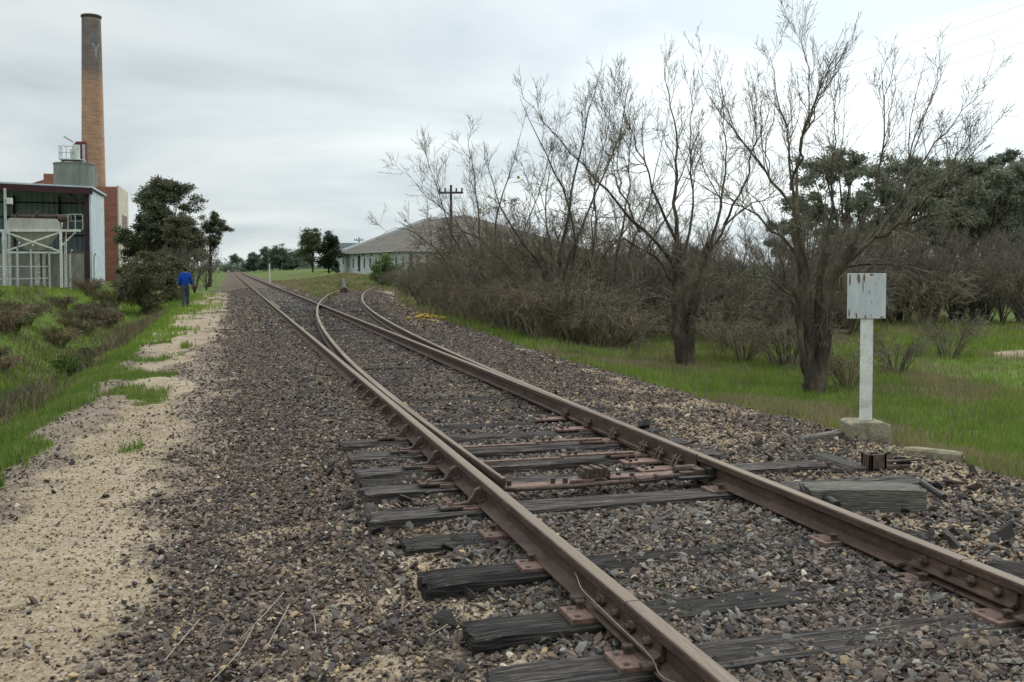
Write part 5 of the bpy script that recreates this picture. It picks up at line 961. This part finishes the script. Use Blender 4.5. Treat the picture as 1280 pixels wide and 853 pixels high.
# ---------------------------------------------------------------- goods shed
ga = P3(424, 335, 137); gz = .55; u = np.array((.396, -.918)); th = YAW; U = np.array((u[0]*math.cos(th)+u[1]*math.sin(th), -u[0]*math.sin(th)+u[1]*math.cos(th))); rz = math.atan2(U[1], U[0])
gs = empty('goods_shed', (ga[0], ga[1], gz), rz); tag(gs, 'long low pale-walled goods shed with rusty grey hipped roof behind the thicket', 'shed')
EZ = 3.35-gz; RZ = 8.3-gz; LN = 27; WD = 25.5
MT['shedwall'] = mat('weathered_pale_boards', [(.38,.42,.44), (.52,.56,.56), (.55,.52,.45)], .35, rough=.9, grain=(4,.15)); MT['shedroof'] = corr('rusty_grey_roof', (.06,.052,.042), (.14,.125,.105), .6, 0, .9); MT['roofedge'] = mat('pale_roof_edge', [(.50,.53,.54), (.62,.65,.66)], 2, rough=.6)
m = MB(); m.box(0, LN, 0, WD, -1, EZ); m.build('wall', MT['shedwall'], gs)
m = MB(); b = 0; m.v += [(-.3,-.5,EZ-.05), (LN+.5,-.5,EZ-.05), (LN+.5,WD+.5,EZ-.05), (-.3,WD+.5,EZ-.05), (-.3,12.75,RZ), (LN-12,12.75,RZ)]; m.f += [(0,1,5,4), (1,2,5), (2,3,4,5), (3,0,4), (0,3,2,1)]; rf = m.build('roof', MT['shedroof'], gs)
m = MB(); m.beam((-.45,-.6,EZ-.05), (-.45,12.75,RZ+.12), .45); m.beam((-.45,12.75,RZ+.1), (4.5,12.75,RZ+.1), .35); m.build('barge_board', MT['roofedge'], rf)  # pale strip along the gable edge and the start of the ridge
m = MB(); m.beam((-.4,-.52,EZ), (LN+.5,-.52,EZ), .14); m.build('gutter', MT['galv'], rf)
for i in range(14):
    x = 2.2+i*2.75; hgt = (1.2, 1.7, 1.9)[min(2, i)]
    m = MB(); m.box(x, x+.45, -.05, -.003, EZ-.6-hgt*.65, EZ-.65) if i % 4 != 3 else m.box(x-.2, x+.9, -.05, -.003, EZ-2.3, EZ-.3); wn = m.build('window' if i % 4 != 3 else 'door', MT['darkwin'], gs)
    m = MB(); m.box(x-.06, x+.51, -.07, -.004, EZ-.72-hgt*.65, EZ-.62-hgt*.65); m.build('sill', MT['shedwall'], wn)
for i in range(10): m = MB(); m.box(1+i*3.9, 1.35+i*3.9, -.06, -.004, EZ-.4, EZ-.1); m.build('vent', MT['darkwin'], gs)
# roof of a farther shed
o = MB(); o.poly([(-3,0,0), (-3,0,2.9), (-1.5,0,4.1), (6,0,4.1), (6,0,0)], (0,8,0)); o = o.build('distant_shed', mat('distant_grey_sheet', [(.20,.25,.27), (.27,.32,.33)], 1)); o.location = tuple(P3(432, 334, 170)); o['label'] = 'grey end of another shed showing behind the goods shed corner'; o['category'] = 'shed'
# power poles and wires
def pole(px, pyt, dep, label, s=1):
    p = P3(px, 335, dep); z0 = float(G(p[0], p[1])); zt = zat(pyt, dep); e_ = empty('power_pole', (p[0], p[1], z0), -YAW-.1); tag(e_, label, 'power pole', 'timber power poles')
    m = MB(); m.tube([(0,0,-.5), (0,0,zt-z0)], [.11*s, .075*s], 10); m.build('pole', MT['bark'], e_)
    m = MB(); m.box(-.78, .78, -.16, -.06, zt-z0-.55, zt-z0-.42); m.build('crossarm', MT['bark'], e_)
    for x in (-.7, -.35, .35, .7): m = MB(); m.tube([(x,-.11,zt-z0-.42), (x,-.11,zt-z0-.25), (x,-.11,zt-z0-.2)], [.05,.06,.03], 8); m.build('insulator', MT['bark'], e_)
    return p, zt
pp_, pz_ = pole(564, 232, 62, 'timber power pole with crossarm rising behind the goods shed roof line')
pole(449, 297, 165, 'tiny distant pole above the far end of the goods shed', 1.2)
for k, (qx, qy) in enumerate(((1330, -12), (1330, 12), (1330, 38))):
    a = np.array((pp_[0]+(-.7+.7*k), pp_[1], pz_-.25)); b = P3(qx, qy, 20 + k*.7); q = [a + (b-a)*t - np.array((0,0,1.0*4*t*(1-t)*.35)) for t in np.linspace(0, 1, 16)]
    o = MB().tube(q, .0032, 4, False).build('power_line', MT['galv']); tag(o, ('uppermost overhead wire crossing the sky at upper right', 'middle overhead wire crossing the sky at upper right', 'lowest overhead wire crossing the sky at upper right')[k], 'wire', 'overhead wires')
for o in list(bpy.data.objects):
    if '_used' in o: del o['_used']
